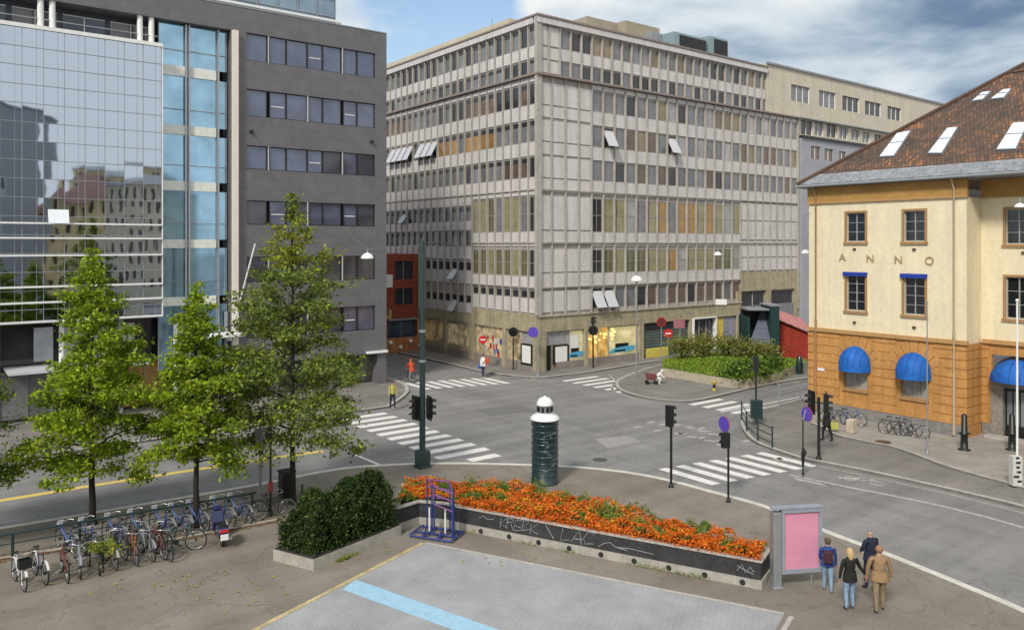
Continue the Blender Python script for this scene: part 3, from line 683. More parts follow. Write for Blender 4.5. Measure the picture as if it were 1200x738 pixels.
# windows: the largest hundred one by one, the rest as one part
def area(w):
    fr,bay,zt,zb=w[:4]; p,q=fr.p(bay[0],0,zt),fr.p(bay[1],0,zb)
    return abs((p.x/p.y-q.x/q.y))*F*abs(zt-zb)*F/p.y
wmats=[mat('window_frame',(.30,.28,.25),.6,.1)]+[GL[k] for k in ('dark','mid','pale','yel','olive','brown','orange','lit','tanb')]
KI={k:i+1 for i,k in enumerate(('dark','mid','pale','yel','olive','brown','orange','lit','tanb'))}
def winmesh(m,w):
    fr,(a0,a1),zt,zb,kind,cas,dt=w
    a0+=.06; a1-=.06; ki=KI[kind]
    zs=zt-(zt-zb)*dt
    m.box(fr,a0+.05,a1-.05,-.155,-.125,zb+.05,zs,ki)
    if dt: m.box(fr,a0+.05,a1-.05,-.155,-.125,zs,zt-.05,1); 
    for (c,d) in ((a0,a0+.05),(a1-.05,a1)): m.box(fr,c,d,-.17,-.1,zb,zt,0)
    for (c,d) in ((zb,zb+.05),(zt-.05,zt)): m.box(fr,a0+.05,a1-.05,-.17,-.1,c,d,0)
    if cas:
        mid=(a0+a1)/2; m.box(fr,mid-.02,mid+.02,-.124,-.1,zb+.05,zt-.05,0); zc=(zt+zb)/2
        m.box(fr,a0+.05,mid-.02,-.123,-.1,zc-.03,zc+.03,0); m.box(fr,mid+.02,a1-.05,-.123,-.1,zc-.03,zc+.03,0)
        if rr.random()<.45: m.box(fr,a0+.07,a0+.3,-.1235,-.1215,zb+.06,zt-.06,1)
wins.sort(key=area,reverse=True)
for w in wins[:95]: m=MB(); winmesh(m,w); m.build('window',wmats,tm)
m=MB()
for w in wins[95:]: winmesh(m,w)
tag(m.build('window',wmats,tm),'distant narrow windows of the upper and far rows',kind='stuff')
for (fr,(a0,a1),zt,zb) in opens:
    m=MB(); h=zt-zb; o=.75 if h<1.5 else .85
    q=[fr.p(a0+.1,-.2,zt-.1),fr.p(a1-.1,-.2,zt-.1),fr.p(a1-.1,-.2+o,zb+.12),fr.p(a0+.1,-.2+o,zb+.12)]
    n_=(q[1]-q[0]).cross(q[3]-q[0]).normalized()*.04
    m.add(q+[v+n_ for v in q],[(0,1,2,3),(4,5,6,7),(0,1,5,4),(2,3,7,6),(1,2,6,5),(0,3,7,4)]); m.build('open_window',mat('open_sash',(.52,.53,.57),.25,.05),tm)
# beige fascia and shop level
def zr(px,py,fr=FR): return fr.zat(px,py)
m=MB()
m.box(FR,0,26.8,-.29,.05,3.35,4.75); m.box(FR,26.83,37,-.29,.05,5.75,7.68); m.box(FL,.05,48,-.29,.05,3.35,4.2); m.box(FL,.05,9.36,-.29,.048,4.205,4.75)
m.build('fascia',M_bei,tm)
m=MB(); m.box(FR,-.05,26.9,-.29,.16,4.6,4.72); m.build('ledge',M_fin,tm)
piersR=[(0,.9),(5.2,5.6),(11.9,12.5),(18.9,19.4),(26.2,26.9),(31.2,32.),(36.4,37.)]
piersL=[(0.05,.5),(4.2,4.7),(8.9,9.7),(13.6,14.1),(18.1,18.6),(22.6,23.1),(27.1,27.6)]
for fr,ps in ((FR,piersR),(FL,piersL)):
    for a0,a1 in ps: m=MB(); m.box(fr,a0,a1,-.29,.08,0,3.35 if (a0<26 or fr is FL) else 5.74); m.build('pier',M_bei,tm)
m=MB()
for a0,a1 in ((.9,5.2),(5.6,11.9)): m.box(FR,a0+ (1.15 if a0==.9 else 0),a1,-.29,.0,0,.75)
for i in range(len(piersL)-1): m.box(FL,piersL[i][1],piersL[i+1][0],-.29,.0,0,.75)
m.build('plinth',mat('plinth_stone',(.25,.22,.20),.8,.2,2,fine=12),tm)
def shopwin(fr,a0,a1,z0,z1,gm,name='shop_window',nb=2,label=None):
    m=MB(); m.box(fr,a0,a1,-.25,-.2,z0,z1,1)
    for k in range(nb+1):
        u=a0+(a1-a0-.06)*k/nb; m.box(fr,u,u+.06,-.195,-.12,z0,z1,0)
    m.box(fr,a0+.06,a1-.06,-.195,-.125,z1-.08,z1,0) if nb==1 else None
    return m.build(name,[M_fin,gm],tm)
warm=mat('shop_warm_interior',(.55,.33,.09),.35,.75,.9,emit=.42,spec=.6); yelw=mat('shop_yellow_interior',(.55,.47,.25),.3,.45,.8,emit=.35)
mixed=mat('shop_display',(.42,.33,.20),.3,.8,1.6,emit=.16); grn=mat('shop_green_shutter',(.06,.09,.07),.5,.4,1.2)
shopwin(FR,5.6,8.2,.75,3.3,warm); shopwin(FR,8.2,11.9,.75,3.3,yelw,nb=1); shopwin(FR,3.55,5.2,.75,3.3,yelw,nb=1)
shopwin(FR,1.0,3.5,2.2,3.3,GL['pale'],nb=1); m=MB(); m.box(FR,.9,1.6,-.27,-.2,0,2.2); m.build('door',M['black'],tm)
# framed poster beside the door
def framed(fr,a0,a1,z0,z1,o):
    m=MB(); m.box(fr,a0,a1,o,o+.08,z0,z1,0); m.box(fr,a0+.2,a1-.2,o+.082,o+.1,z0+.16,z1-.12,1); return m.build('display_case',[M['black'],M['white']],tm)
framed(FR,1.75,3.45,.6,2.15,-.1); 
m=MB(); m.box(FR,1.6,3.55,-.285,-.245,0,2.2); m.build('door_surround',M_bei,tm)
framed(FL,.55,2.1,.6,2.3,.0); shopwin(FL,.55,2.2,2.3,3.3,GL['pale'],nb=1)
shopwin(FL,2.2,4.2,.75,3.3,mixed,nb=1); shopwin(FL,4.7,8.9,.75,3.3,mixed,nb=3)
for i in range(2,6):
    shopwin(FL,piersL[i][1],piersL[i+1][0],1.2,3.1,[mixed,mat('shop_dim',(.36,.27,.13),.35,.8,1.1,emit=.12),mixed,warm][i-2],nb=2)
    for z0_,z1_ in ((.75,1.2),(3.1,3.35)): m=MB(); m.box(FL,piersL[i][1],piersL[i+1][0],-.29,-.02,z0_,z1_); m.build('spandrel',M_bei,tm)
# shop display: pale blue car shaped cut-outs
def cutout(fr,a0,w,z,h,col):
    m=MB(); pr=[(0,.0),(.06,.45),(.22,.55),(.36,1.),(.66,1.),(.82,.55),(.97,.45),(1.,0)]
    m.add([fr.p(a0+w*u,-.19,z+h*v) for u,v in pr]+[fr.p(a0+w*u,-.14,z+h*v) for u,v in pr],[tuple(range(8)),tuple(range(8,16))]+[(i,(i+1)%8,(i+1)%8+8,i+8) for i in range(8)],0)
    for u in (.2,.78): m.disc(fr.p(a0+w*u,-.13,z+.03),fr.n,h*.24,.04,1)
    m.add([fr.p(a0+w*u,-.135,z+h*v) for u,v in ((.32,.58),(.4,.9),(.62,.9),(.7,.58))],[(0,1,2,3)],1)
    return m.build('car_display',[col,M['black']],tm)
sky_b=mat('display_blue',(.10,.42,.62),.4,.15)
for a0_,w_ in ((8.3,3.2),(3.4,1.75)):
    m=MB(); m.add([FR.p(a0_+w_*u,o_,.95+v) for o_ in (-.19,-.10) for u,v in ((0,.12),(.05,0),(.9,.05),(1.,.25),(.97,.5),(.75,.52),(.2,.42))],[tuple(range(7)),tuple(range(7,14))]+[(i,(i+1)%7,(i+1)%7+7,i+7) for i in range(7)],0); m.box(FR,a0_+w_*.2,a0_+w_*.62,-.099,-.09,1.05,1.2,1)
    m.box(FR,a0_+w_*.25,a0_+w_*.75,-.19,-.15,1.35,1.75,1); m.build('display_stand',[sky_b,M['black']],tm)
m=MB(); m.box(FR,3.6,4.7,-.195,-.17,1.75,2.9); m.build('window_poster',M['white'],tm)
for k in range(20):
    m=MB(); c=FR.p(5.8+rr.random()*3.2,-.17,2.+rr.random()*1.1); m.ball(c,rr.uniform(.06,.14),0,8,5)
    m.build('pendant_light',mat('lamp_glow',(1,.6,.18),.5,.1,emit=1.3),tm)
for k in range(16):
    m=MB(); c=FL.p(5.+rr.random()*3.6,-.16,.9+rr.random()*1.4); m.box(Fr(c,FL.a,FL.n),-.12,.12,0,.02,-.2,.25,k%3)
    m.build('window_display',[M['white'],M['red'],M['blue']],tm)
# dark green roller front, shop entrance, yellow door, shutters
m=MB(); m.box(FR,12.5,18.9,-.26,-.2,.1,3.3,0)
for k in range(10): m.box(FR,12.5,18.9,-.195,-.18,.4+k*.27,.44+k*.27,1)
m.build('roller_front',[grn,M['grey']],tm)
m=MB(); m.box(FR,12.6,18.8,-.19,-.14,2.65,3.3); m.build('sign_board',M['dark'],tm)
shopwin(FR,19.4,22.6,.2,3.2,GL['dark'],nb=3); m=MB(); m.box(FR,19.2,19.3,-.1,.3,.1,3.45); m.box(FR,22.6,22.7,-.1,.3,.1,3.45); m.box(FR,19.3,22.6,-.1,.3,3.36,3.45); m.build('entrance_frame',M['white'],tm)
m=MB(); m.box(FR,22.8,24.2,-.2,-.12,.1,3.2); m.build('door',M['yellow'],tm)
m=MB(); m.box(FR,24.2,26.1,-.2,-.12,.1,3.2,0)
for k in range(11): m.box(FR,24.2,25.3,-.11,-.1,.3+k*.26,.33+k*.26,1)
m.build('roller_shutter',[mat('lilac_shutter',(.27,.26,.33),.5,.15),M['grey']],tm)
shopwin(FR,27.,31.1,4.2,5.7,GL['dark'],nb=2,name='window'); shopwin(FR,32.1,36.3,4.2,5.7,GL['dark'],nb=1,name='window')
m=MB(); m.box(FR,26.95,36.5,-.29,-.05,0,4.2); m.build('lower_wall',mat('grey_render',(.2,.2,.21),.8,.2,fine=8),tm)
# rooftop
m=MB(); m.prism([ST(4,9),ST(12,9),ST(12,48),ST(4,48)],ROOF+.02,31.7); m.build('penthouse',mat('penthouse_render',(.50,.45,.35),.8,.1,.6),tm)
M_rb=mat('plant_room_render',(.33,.29,.22),.85,.2,.8)
def roofbox(x0,x1,off,yt,dep,mt,name,extra=None):
    a0=FR.at(x0,-off); a1=FR.at(x1,-off); zt=FR.zat(x0,yt,-off)
    m=MB(); m.box(FR,a0,a1,-off,-off-dep,ROOF+.01,zt); 
    o=m.build(name,mt,tm); return a0,a1,zt
roofbox(688,731,6,19,6,M_rb,'plant_room'); roofbox(733,773,5,24,6,M_rb,'plant_room'); roofbox(763,780,4,37,4,M['grey'],'vent_box')
tl=mat('teal_plant',(.22,.31,.33),.5,.15)
for (x0,x1,yt) in ((790,828,37),(831,853,42)):
    a0,a1,zt=roofbox(x0,x1,2.5,yt,3.2,tl,'cooling_unit')
    m=MB(); 
    for k in range(7): m.box(FR,a0+.9,a1-.15,-2.49,-2.42,zt-.35-k*.2,zt-.25-k*.2)
    m.box(FR,a0+.8,a1-.1,-2.495,-2.46,zt-1.7,zt-.2); m.build('louvre',M['black'],tm)
m=MB(); m.tube([FL.p(9,-2,ROOF),FL.p(9,-2,ROOF+2.2)],.03); m.build('roof_mast',M['grey'],tm)

# ================================================================ BUILDINGS BEYOND
o1=FR.p(0,0,0)
tb=thing('office_building','beige rendered office block with a long top storey, beyond the big concrete block','office building',FR.p(31.3,0,0))
M_be=mat('beige_render',(.56,.51,.41),.8,.08,.5,fine=4,streak=.1)
def wpx(fr,x0,x1,y0,y1): 
    a0,a1=fr.at(x0),fr.at(x1); xm=(x0+x1)/2; return (a0,a1,fr.zat(xm,y1),fr.zat(xm,y0))
r1=[wpx(FR,*q) for q in ((927,949,101,120),(959.5,979.5,107.5,126.5),(987,1007,114,131),(1013.5,1032.5,120,136),(1040,1056,126,141))]
r2=[wpx(FR,*q) for q in ((941,955,141.5,158),(957,967.5,143,159),(971,983,146,161),(986,996,149,163),(1000,1010,152,164),(1013,1022,155,167),(1027,1036,158,169))]
PT=29.7; PB=24.6
b=MB(); wall(b,FR,31.3,78,PB,PT,r1,0,.25,o=.02); b.face([FR.p(31.3,.02,PB),FR.p(31.3,-14,PB),FR.p(31.3,-14,PT),FR.p(31.3,.02,PT)])
b.face([FR.p(31.3,.02,PT),FR.p(78,.02,PT),FR.p(78,-14,PT),FR.p(31.3,-14,PT)])
wall(b,FR,37.2,78,0,PB,r2,0,.25,o=-.25); b.face([FR.p(78,.02,0),FR.p(78,-14,0),FR.p(78,-14,PT),FR.p(78,.02,PT)]); b.build('wall',M_be,tb)
for r_,o_ in ((r1,.02),(r2,-.25)):
    for (a0,a1,z0,z1) in r_:
        m=MB(); m.box(FR,a0,a1,o_-.24,o_-.2,z0,z1,1); nb=2 if o_<0 else 3
        for k in range(nb+1): u=a0+(a1-a0-.07)*k/nb; m.box(FR,u,u+.07,o_-.195,o_-.12,z0,z1,0)
        m.build('window',[M['white'],GL['mid'] if rr.random()<.5 else GL['dark']],tb)
m=MB(); m.box(FR,31.2,78.,.03,.2,PT-.1,PT+.12); m.box(FR,37.2,78,-.2,.15,PB-.12,PB+.02); m.build('cornice',M['grey'],tb)
tb2=thing('office_building','low blue grey building with a dark roof edge, just left of the orange building','office building',FR.p(37.3,0,0))
r3=[wpx(FR,*q) for q in ((947,958,172,187),(963,973,175,189),(980,988,178,191),(995,1003,181,193))]
b=MB(); wall(b,FR,37.25,60,0,22.3,r3,0,.2,o=.35); b.face([FR.p(37.25,.35,0),FR.p(37.25,-.2,0),FR.p(37.25,-.2,22.3),FR.p(37.25,.35,22.3)]); b.face([FR.p(60,.35,0),FR.p(60,-.2,0),FR.p(60,-.2,22.3),FR.p(60,.35,22.3)])
b.face([FR.p(37.25,.35,22.3),FR.p(60,.35,22.3),FR.p(60,-.2,22.3),FR.p(37.25,-.2,22.3)])
b.build('wall',mat('blue_grey_render',(.34,.345,.385),.8,.1,.6),tb2)
for (a0,a1,z0,z1) in r3: m=MB(); m.box(FR,a0,a1,.16,.2,z0,z1,1); m.box(FR,(a0+a1)/2-.04,(a0+a1)/2+.04,.201,.25,z0,z1,0); m.build('window',[M['white'],GL['brown']],tb2)
m=MB(); m.box(FR,37.2,60,-.2,.55,22.3,22.55); m.build('roof_edge',M['black'],tb2)
# red building closing the side street
rp=FL.p(18.9,0,0); FD=Fr(rp,-D2,-D1)
tr_=thing('red_building','red brick building closing the side street, half hidden behind the tall dark mast','building',rp)
orr=[(.6,2.6,7.1,8.9),(.6,2.6,4.6,6.2),(.3,3.4,1.2,3.0),(4.,6.,7.1,8.9),(4.,6.,4.6,6.2)]
b=MB(); wall(b,FD,0,9,0,9.6,orr,0,.2); b.face([FD.p(0,0,0),FD.p(0,-8,0),FD.p(0,-8,9.6),FD.p(0,0,9.6)]); b.face([FD.p(0,0,9.6),FD.p(9,0,9.6),FD.p(9,-8,9.6),FD.p(0,-8,9.6)]); b.build('wall',mat('red_brick',(.26,.055,.03),.8,.15,1.5,fine=9),tr_)
for i,(a0,a1,z0,z1) in enumerate(orr):
    m=MB(); m.box(FD,a0,a1,-.2,-.16,z0,z1,1); m.box(FD,(a0+a1)/2-.04,(a0+a1)/2+.04,-.155,-.1,z0,z1,0); m.build('window',[M['grey'],GL['blue'] if i==2 else GL['dark']],tr_)
m=MB(); m.box(FD,.2,3.6,.02,.5,3.1,3.25); m.build('canopy',M['grey'],tr_)
m=MB(); m.box(FD,3.0,4.6,.05,.25,6.35,7.6); m.build('sign',M['white'],tr_)
m=MB(); m.box(FD,3.3,3.6,.1,.6,3.6,4.2); m.box(FD,3.3,4.9,.1,.6,3.3,3.6); m.build('chair_sign',mat('tan_wood',(.5,.33,.13),.7,.2),tr_)
ob=MB(); ob.box(FD,-.2,4.8,1.,1.15,0,1.5)
o=ob.build('hoarding',mat('orange_hoarding',(.42,.17,.06),.8,.35,1.6),org=FD.p(2,1,0)); tag(o,'orange brown hoarding in front of the red building at the end of the side street','fence')
for i in range(4):
    c=FD.p(.5+i*1.1,1.3,.6+.5*(i%2)); m=MB(); m.tube([Vector((c.x,c.y,.12)),c],.03); m.ball(c,.2,1); o=m.build('globe_lamp',[M['grey'],M['white']],org=(c.x,c.y,.12)); tag(o,'small white globe lamp before the orange hoarding','lamp','globe lamps before the orange hoarding')

# ================================================================ ORANGE AND CREAM BUILDING (right)
O0=Vector((18.55,49.3,0)); FO=Fr(O0,-D1,-D2); KR=9.24; RC=1.8
to=thing('corner_building','orange and cream building with a hipped tile roof and blue awnings','building',O0)
M_or=mat('orange_render',(.50,.245,.072),.8,.14,.7,fine=5,streak=.16); M_cr=mat('cream_render',(.76,.67,.47),.8,.05,.5,fine=4,streak=.09); M_tan=mat('window_surround_tan',(.36,.21,.09),.7,.12)
M_gro=mat('groove_brown',(.22,.09,.03),.8,.1)
ZB=5.2; ZC=13.05; ZE=14.05
FW=Fr(O0+D2*RC,-D1,-D2)   # recessed wall frame (same 'along')
uw=[]; lw=[]
cols=[2.35,5.78]
for c in cols: uw+= [(c+.14,c+1.30,10.7,12.4),(c+.14,c+1.30,6.6,8.75)]; lw.append((c,c+1.44,1.95,4.25))
rw=[]; 
for i in range(8):
    a=10.35+i*3.4; rw+=[(a+.1,a+1.9,10.55,12.4),(a+.1,a+1.9,6.6,8.8)]
b=MB(); wall(b,FO,0,KR,ZB,ZC,uw,0,.22); b.face([FO.p(KR,0,ZB),FO.p(KR,-RC,ZB),FO.p(KR,-RC,ZC),FO.p(KR,0,ZC)])
wall(b,FW,KR,36,ZB,ZC,rw,0,.22); b.face([FO.p(0,0,ZB),FO.p(0,-26,ZB),FO.p(0,-26,ZC),FO.p(0,0,ZC)]); b.build('upper_wall',M_cr,to)
b=MB(); wall(b,FO,0,KR,.85,ZB,lw,0,.25); wall(b,FW,KR,36,.85,ZB,[(9.75,12.35,.0,4.6)]+[(14.2+i*3.4,16+i*3.4,1.9,4.2) for i in range(6)],0,.25)
b.face([FO.p(KR,0,0),FO.p(KR,-RC,0),FO.p(KR,-RC,ZB),FO.p(KR,0,ZB)]); b.face([FO.p(0,0,0),FO.p(0,-26,0),FO.p(0,-26,ZB),FO.p(0,0,ZB)])
b.build('lower_wall',M_or,to)
b=MB(); b.box(FO,-.06,KR+.05,-.1,.07,ZC,ZE-.02); b.box(FW,KR+.05,36,-.1,.2,ZC,ZE-.02); b.box(FO,-.06,-.001,-26,.07,ZC,ZE-.02); b.build('eaves_frieze',mat('frieze_ochre',(.40,.225,.065),.8,.12,.7,fine=5),to)
b=MB(); b.box(FO,-.1,KR+.1,-.02,.16,ZB-.02,ZB+.2); b.box(FW,KR+.1,36,-.02,.16,ZB-.02,ZB+.2)
b.box(FO,-.07,KR+.06,.075,.13,ZC-.02,ZC+.1); b.build('string_course',mat('string_tan',(.45,.26,.10),.75,.12),to)
b=MB(); b.box(FO,-.07,KR+.06,-.05,.08,0,.85); b.box(FW,KR+.07,9.75,-.05,.08,0,.85); b.box(FW,12.35,36,-.05,.08,0,.85); b.build('plinth',mat('plinth_grey',(.22,.21,.20),.85,.2,3,fine=14),to)
# rusticated courses: raised blocks between recessed joints
b=MB(); z=.87; n=0
while z<ZB-.1:
    zt=min(z+.47,ZB-.04); segs=[(0.42,KR-.0)]
    for (a0,a1,z0,z1) in lw:
        # arch opening outline for the awnings
        if zt>z0-.2 and z<z1+.95:
            cut=[a0-.32,a1+.32]
            new=[]
            for (p0,q0) in segs:
                if cut[0]>p0 and cut[1]<q0: new+=[(p0,cut[0]),(cut[1],q0)]
                else: new.append((p0,q0))
            segs=new
    for (p0,q0) in segs: b.box(FO,p0,q0,.0,.04,z,zt-.05)
    b.box(FO,-.04,.36,.0,.05,z,zt-.05); b.box(FO,-.045,-.002,-26,-.002,z,zt-.05)
    b.box(FO,KR+.002,KR+.03,-RC,.035,z,zt-.05)
    b.box(FW,KR+.035,9.6,.0,.04,z,zt-.05); b.box(FW,12.5,36,.0,.04,z,zt-.05) if z<1.7 or z>4.3 else b.box(FW,12.5,14.0,.0,.04,z,zt-.05)
    z+=.5
b.build('rusticated_course',mat('orange_render_light',(.52,.262,.08),.8,.14,1.,fine=6,streak=.2),to)
b=MB()
for (a0,a1,z0,z1) in lw:                       # voussoirs fanning over the arches
    c=(a0+a1)/2
    for k in range(9):
        t=math.pi*(k+.5)/9; r0,r1=1.02,1.62
        t0,t1=math.pi*(k+.08)/9,math.pi*(k+.92)/9
        q=[FO.p(c+r0*math.cos(t0),.045,3.35+r0*math.sin(t0)*1.05),FO.p(c+r1*math.cos(t0),.045,min(ZB-.05,3.35+r1*math.sin(t0)*1.12)),FO.p(c+r1*math.cos(t1),.045,min(ZB-.05,3.35+r1*math.sin(t1)*1.12)),FO.p(c+r0*math.cos(t1),.045,3.35+r0*math.sin(t1)*1.05)]
        b.add(q+[v-FO.n*.045 for v in q],[(0,1,2,3),(0,1,5,4),(1,2,6,5),(2,3,7,6),(3,0,4,7)])
b.build('voussoir',MATS['orange_render_light'],to)
M_fr=mat('window_wood_frame',(.30,.22,.14),.6,.1)
def casement(fr,op,nx,ny,gm,depth=.16,sur=.12,par=to,awn=False):
    a0,a1,z0,z1=op; m=MB()
    for q in ((a0-sur,a0,z0-.02,z1+sur),(a1,a1+sur,z0-.02,z1+sur),(a0,a1,z1,z1+sur),(a0-sur-.05,a1+sur+.05,z0-.16,z0-.021)):
        m.box(fr,q[0],q[1],-.02,.06 if q[2]>z0-.1 else .12,q[2],q[3],0)
    m.box(fr,a0,a1,-depth-.03,-depth,z0,z1,1)
    for k in range(nx+1): u=a0+(a1-a0-.06)*k/nx; m.box(fr,u,u+.06,-depth+.002,-depth+.05,z0,z1,2)
    for k in range(ny+1):
        u=z0+(z1-z0-.05)*k/ny
        for i in range(nx): m.box(fr,a0+.06+(a1-a0-.06)*i/nx,a0+(a1-a0-.06)*(i+1)/nx,-depth+.001,-depth+.035,u,u+(.05 if k in (0,ny) else .03),2)
    return m.build('window',[M_tan,gm,M['steel'] if awn else mat('pale_glazing_bar',(.32,.31,.29),.6,.1)],par)
ck=glassy('old_window',(.016,.02,.026),.05,.3,.7,spec=.8)
for i,op in enumerate(uw): casement(FO,op,2,3 if i%2==0 else 4,ck)
for i,op in enumerate(lw): casement(FO,op,2 if i==0 else 3,1,mat('curtained_pane',(.33,.31,.28),.3,.35,3.),sur=.03)
for op in rw: casement(FW,op,3,3,ck)
for i in range(6): casement(FW,(14.2+i*3.4,16+i*3.4,1.9,4.2),3,3,ck)
M_aw=mat('blue_awning',(.006,.115,.45),.7,.22,2.2,fine=9,bump=.4)
M_sl=mat('blue_slot',(.012,.04,.30),.6,.1)
for op in (uw[1],uw[3]):                        # rolled up awnings
    m=MB(); a0,a1,z0,z1=op; m.tube([FO.p(a0-.15,.12,z1+.06),FO.p(a1+.15,.12,z1+.06)],.09,0,10); m.box(FO,a0-.15,a1+.15,.12,.2,z1-.1,z1+.05); m.build('rolled_awning',M_sl,to)
def dome(fr,c,z,hw,h,out,skirt,fan=False):
    m=MB(); nT,nP=16,8; vs=[]
    for i in range(nT+1):
        th=math.pi*i/nT
        for j in range(nP+1):
            ph=math.pi/2*j/nP
            vs.append(fr.p(c+hw*math.cos(th), .05+out*math.sin(th)*math.sin(ph), z+h*math.sin(th)*math.cos(ph)))
    m.add(vs,[(i*(nP+1)+j,(i+1)*(nP+1)+j,(i+1)*(nP+1)+j+1,i*(nP+1)+j+1) for i in range(nT) for j in range(nP)],0,True)
    rim=[vs[i*(nP+1)+nP] for i in range(nT+1)]
    m.add(rim+[v-UP*skirt for v in rim],[(i,i+1,i+1+nT+1,i+nT+1) for i in range(nT)],0,True)
    for i in range(0,nT+1,2): m.tube([vs[i*(nP+1)+j]+fr.n*.012 for j in range(nP+1)],.014,1,4)
    return m.build('awning',[M_aw,M_sl],to,normals=False)
for op in lw: dome(FO,(op[0]+op[1])/2,3.38,.93,1.12,.95,.32)
dome(FW,11.0,3.3,1.25,1.15,1.1,.02)
for (fr,a,z) in [(FO,3.0,10.25),(FO,6.5,10.25),(FO,3.0,5.9),(FO,6.5,5.9),(FW,11.3,10.1)]:
    m=MB(); m.box(fr,a-.08,a+.08,0,.1,z-.06,z+.06); m.build('wall_vent',M['brown'],to)
# stone portal
m=MB(); m.box(FW,9.75,10.35,-.2,.12,0,3.3); m.box(FW,11.75,12.35,-.2,.12,0,3.3); m.box(FW,9.75,12.35,-.2,.14,3.3,3.42)
m.box(FW,10.35,11.75,-.2,.06,2.9,3.29)
m.build('portal',mat('portal_stone',(.24,.22,.19),.8,.2,2.5,fine=10),to)
m=MB(); m.box(FW,10.35,11.75,-.25,-.2,0,2.9,0)
for k in range(4): m.box(FW,10.45+k*.33,10.7+k*.33,-.195,-.18,.9,2.7,1)
m.build('door',[M['black'],GL['mid']],to)
m=MB(); m.box(FW,9.7,12.4,.16,.8,KH+.1,KH+.24); m.build('doorstep',M['granite'],to)
m=MB(); vs=[FW.p(11.05+1.3*math.cos(math.pi*i/16),-.1,3.42+1.2*math.sin(math.pi*i/16)) for i in range(17)]; m.face(vs); m.build('fanlight',GL['dark'],to,normals=False)
# roof
EVE=14.24; a_=.5; T=.765
E=O0-D2*a_+D1*a_
def rp_(k,u,lift=0): return E-D1*k+D2*u+UP*(EVE+T*u+lift)
UR=14.
M_tile=bpy.data.materials.new('clay_tile'); M_tile.use_nodes=True; N,L,bb=nodes(M_tile); bb.inputs['Roughness'].default_value=.85
tc=N.new('ShaderNodeTexCoord'); d1=N.new('ShaderNodeVectorMath'); d1.operation='DOT_PRODUCT'; d1.inputs[1].default_value=D1
d2=N.new('ShaderNodeVectorMath'); d2.operation='DOT_PRODUCT'; d2.inputs[1].default_value=(D2*1.26)
L.new(tc.outputs['Object'],d1.inputs[0]); L.new(tc.outputs['Object'],d2.inputs[0]); cb=N.new('ShaderNodeCombineXYZ'); L.new(d1.outputs['Value'],cb.inputs[0]); L.new(d2.outputs['Value'],cb.inputs[1])
bt=N.new('ShaderNodeTexBrick'); bt.inputs['Scale'].default_value=1; bt.inputs['Brick Width'].default_value=.2; bt.inputs['Row Height'].default_value=.28; bt.inputs['Mortar Size'].default_value=.018
bt.inputs['Color1'].default_value=(0,0,0,1); bt.inputs['Color2'].default_value=(1,1,1,1); bt.inputs['Mortar'].default_value=(.3,.3,.3,1); L.new(cb.outputs[0],bt.inputs['Vector'])
nz=N.new('ShaderNodeTexNoise'); nz.inputs['Scale'].default_value=.55; nz.inputs['Detail'].default_value=7; nz.inputs['Roughness'].default_value=.72; L.new(tc.outputs['Object'],nz.inputs['Vector'])
ad=N.new('ShaderNodeMath'); ad.operation='MULTIPLY_ADD'; ad.inputs[1].default_value=.34; L.new(bt.outputs['Color'],ad.inputs[0]); L.new(nz.outputs['Fac'],ad.inputs[2])
rp2=color_ramp(N,[(.36,(.045,.035,.030)),(.56,(.105,.072,.054)),(.74,(.15,.085,.055)),(.86,(.25,.125,.065)),(.97,(.46,.18,.07))]); L.new(ad.outputs[0],rp2.inputs[0])
mo=N.new('ShaderNodeMix'); mo.data_type='RGBA'; L.new(bt.outputs['Fac'],mo.inputs['Factor']); L.new(rp2.outputs[0],mo.inputs['A']); mo.inputs['B'].default_value=(.022,.016,.013,1)
L.new(mo.outputs['Result'],bb.inputs['Base Color'])
wv=N.new('ShaderNodeTexWave'); wv.inputs['Scale'].default_value=1.2; L.new(cb.outputs[0],wv.inputs['Vector'])
bp=N.new('ShaderNodeBump'); bp.inputs['Strength'].default_value=.6; bp.inputs['Distance'].default_value=.04; L.new(wv.outputs['Fac'],bp.inputs['Height']); L.new(bp.outputs[0],bb.inputs['Normal'])
b=MB()
n_=40
b.face([rp_(.85,.85),rp_(45,.85),rp_(45,UR),rp_(UR,UR)])                       # street slope
def re_(k,u): return E-D1*u+D2*k+UP*(EVE+T*u)
b.face([re_(.85,.85),re_(30,.85),re_(30,UR),re_(UR,UR)])                       # side slope
b.build('roof',M_tile,to,normals=False)
b=MB()
def soft(p,q,u0,u1): pass
b.face([rp_(0,0),rp_(45,0),rp_(45,.85),rp_(.85,.85)]); b.face([re_(0,0),re_(30,0),re_(30,.85),re_(.85,.85)])
b.face([rp_(0,0,-.02),rp_(45,0,-.02),rp_(45,0,-.16),rp_(0,0,-.16)])
b.face([rp_(0,0,-.16),rp_(45,0,-.16),FO.p(45,-RC-.2,EVE-.18),FO.p(0,-RC-.2,EVE-.18)])
b.build('slate_eaves',mat('slate',(.235,.245,.265),.6,.35,3.,fine=9),to,normals=False)
b=MB(); b.tube([rp_(UR*i/12,UR*i/12,.05) for i in range(13)],.12,0,8); b.build('hip_tile',mat('hip_tile_brown',(.09,.05,.035),.9,.3,3),to)
b=MB(); b.tube([rp_(-.05,-.08,-.06),rp_(45,-.08,-.06)],.08,0,8); b.tube([re_(-.05,-.08)-UP*.06,re_(30,-.08)-UP*.06],.08,0,8); b.build('gutter',M['grey'],to)
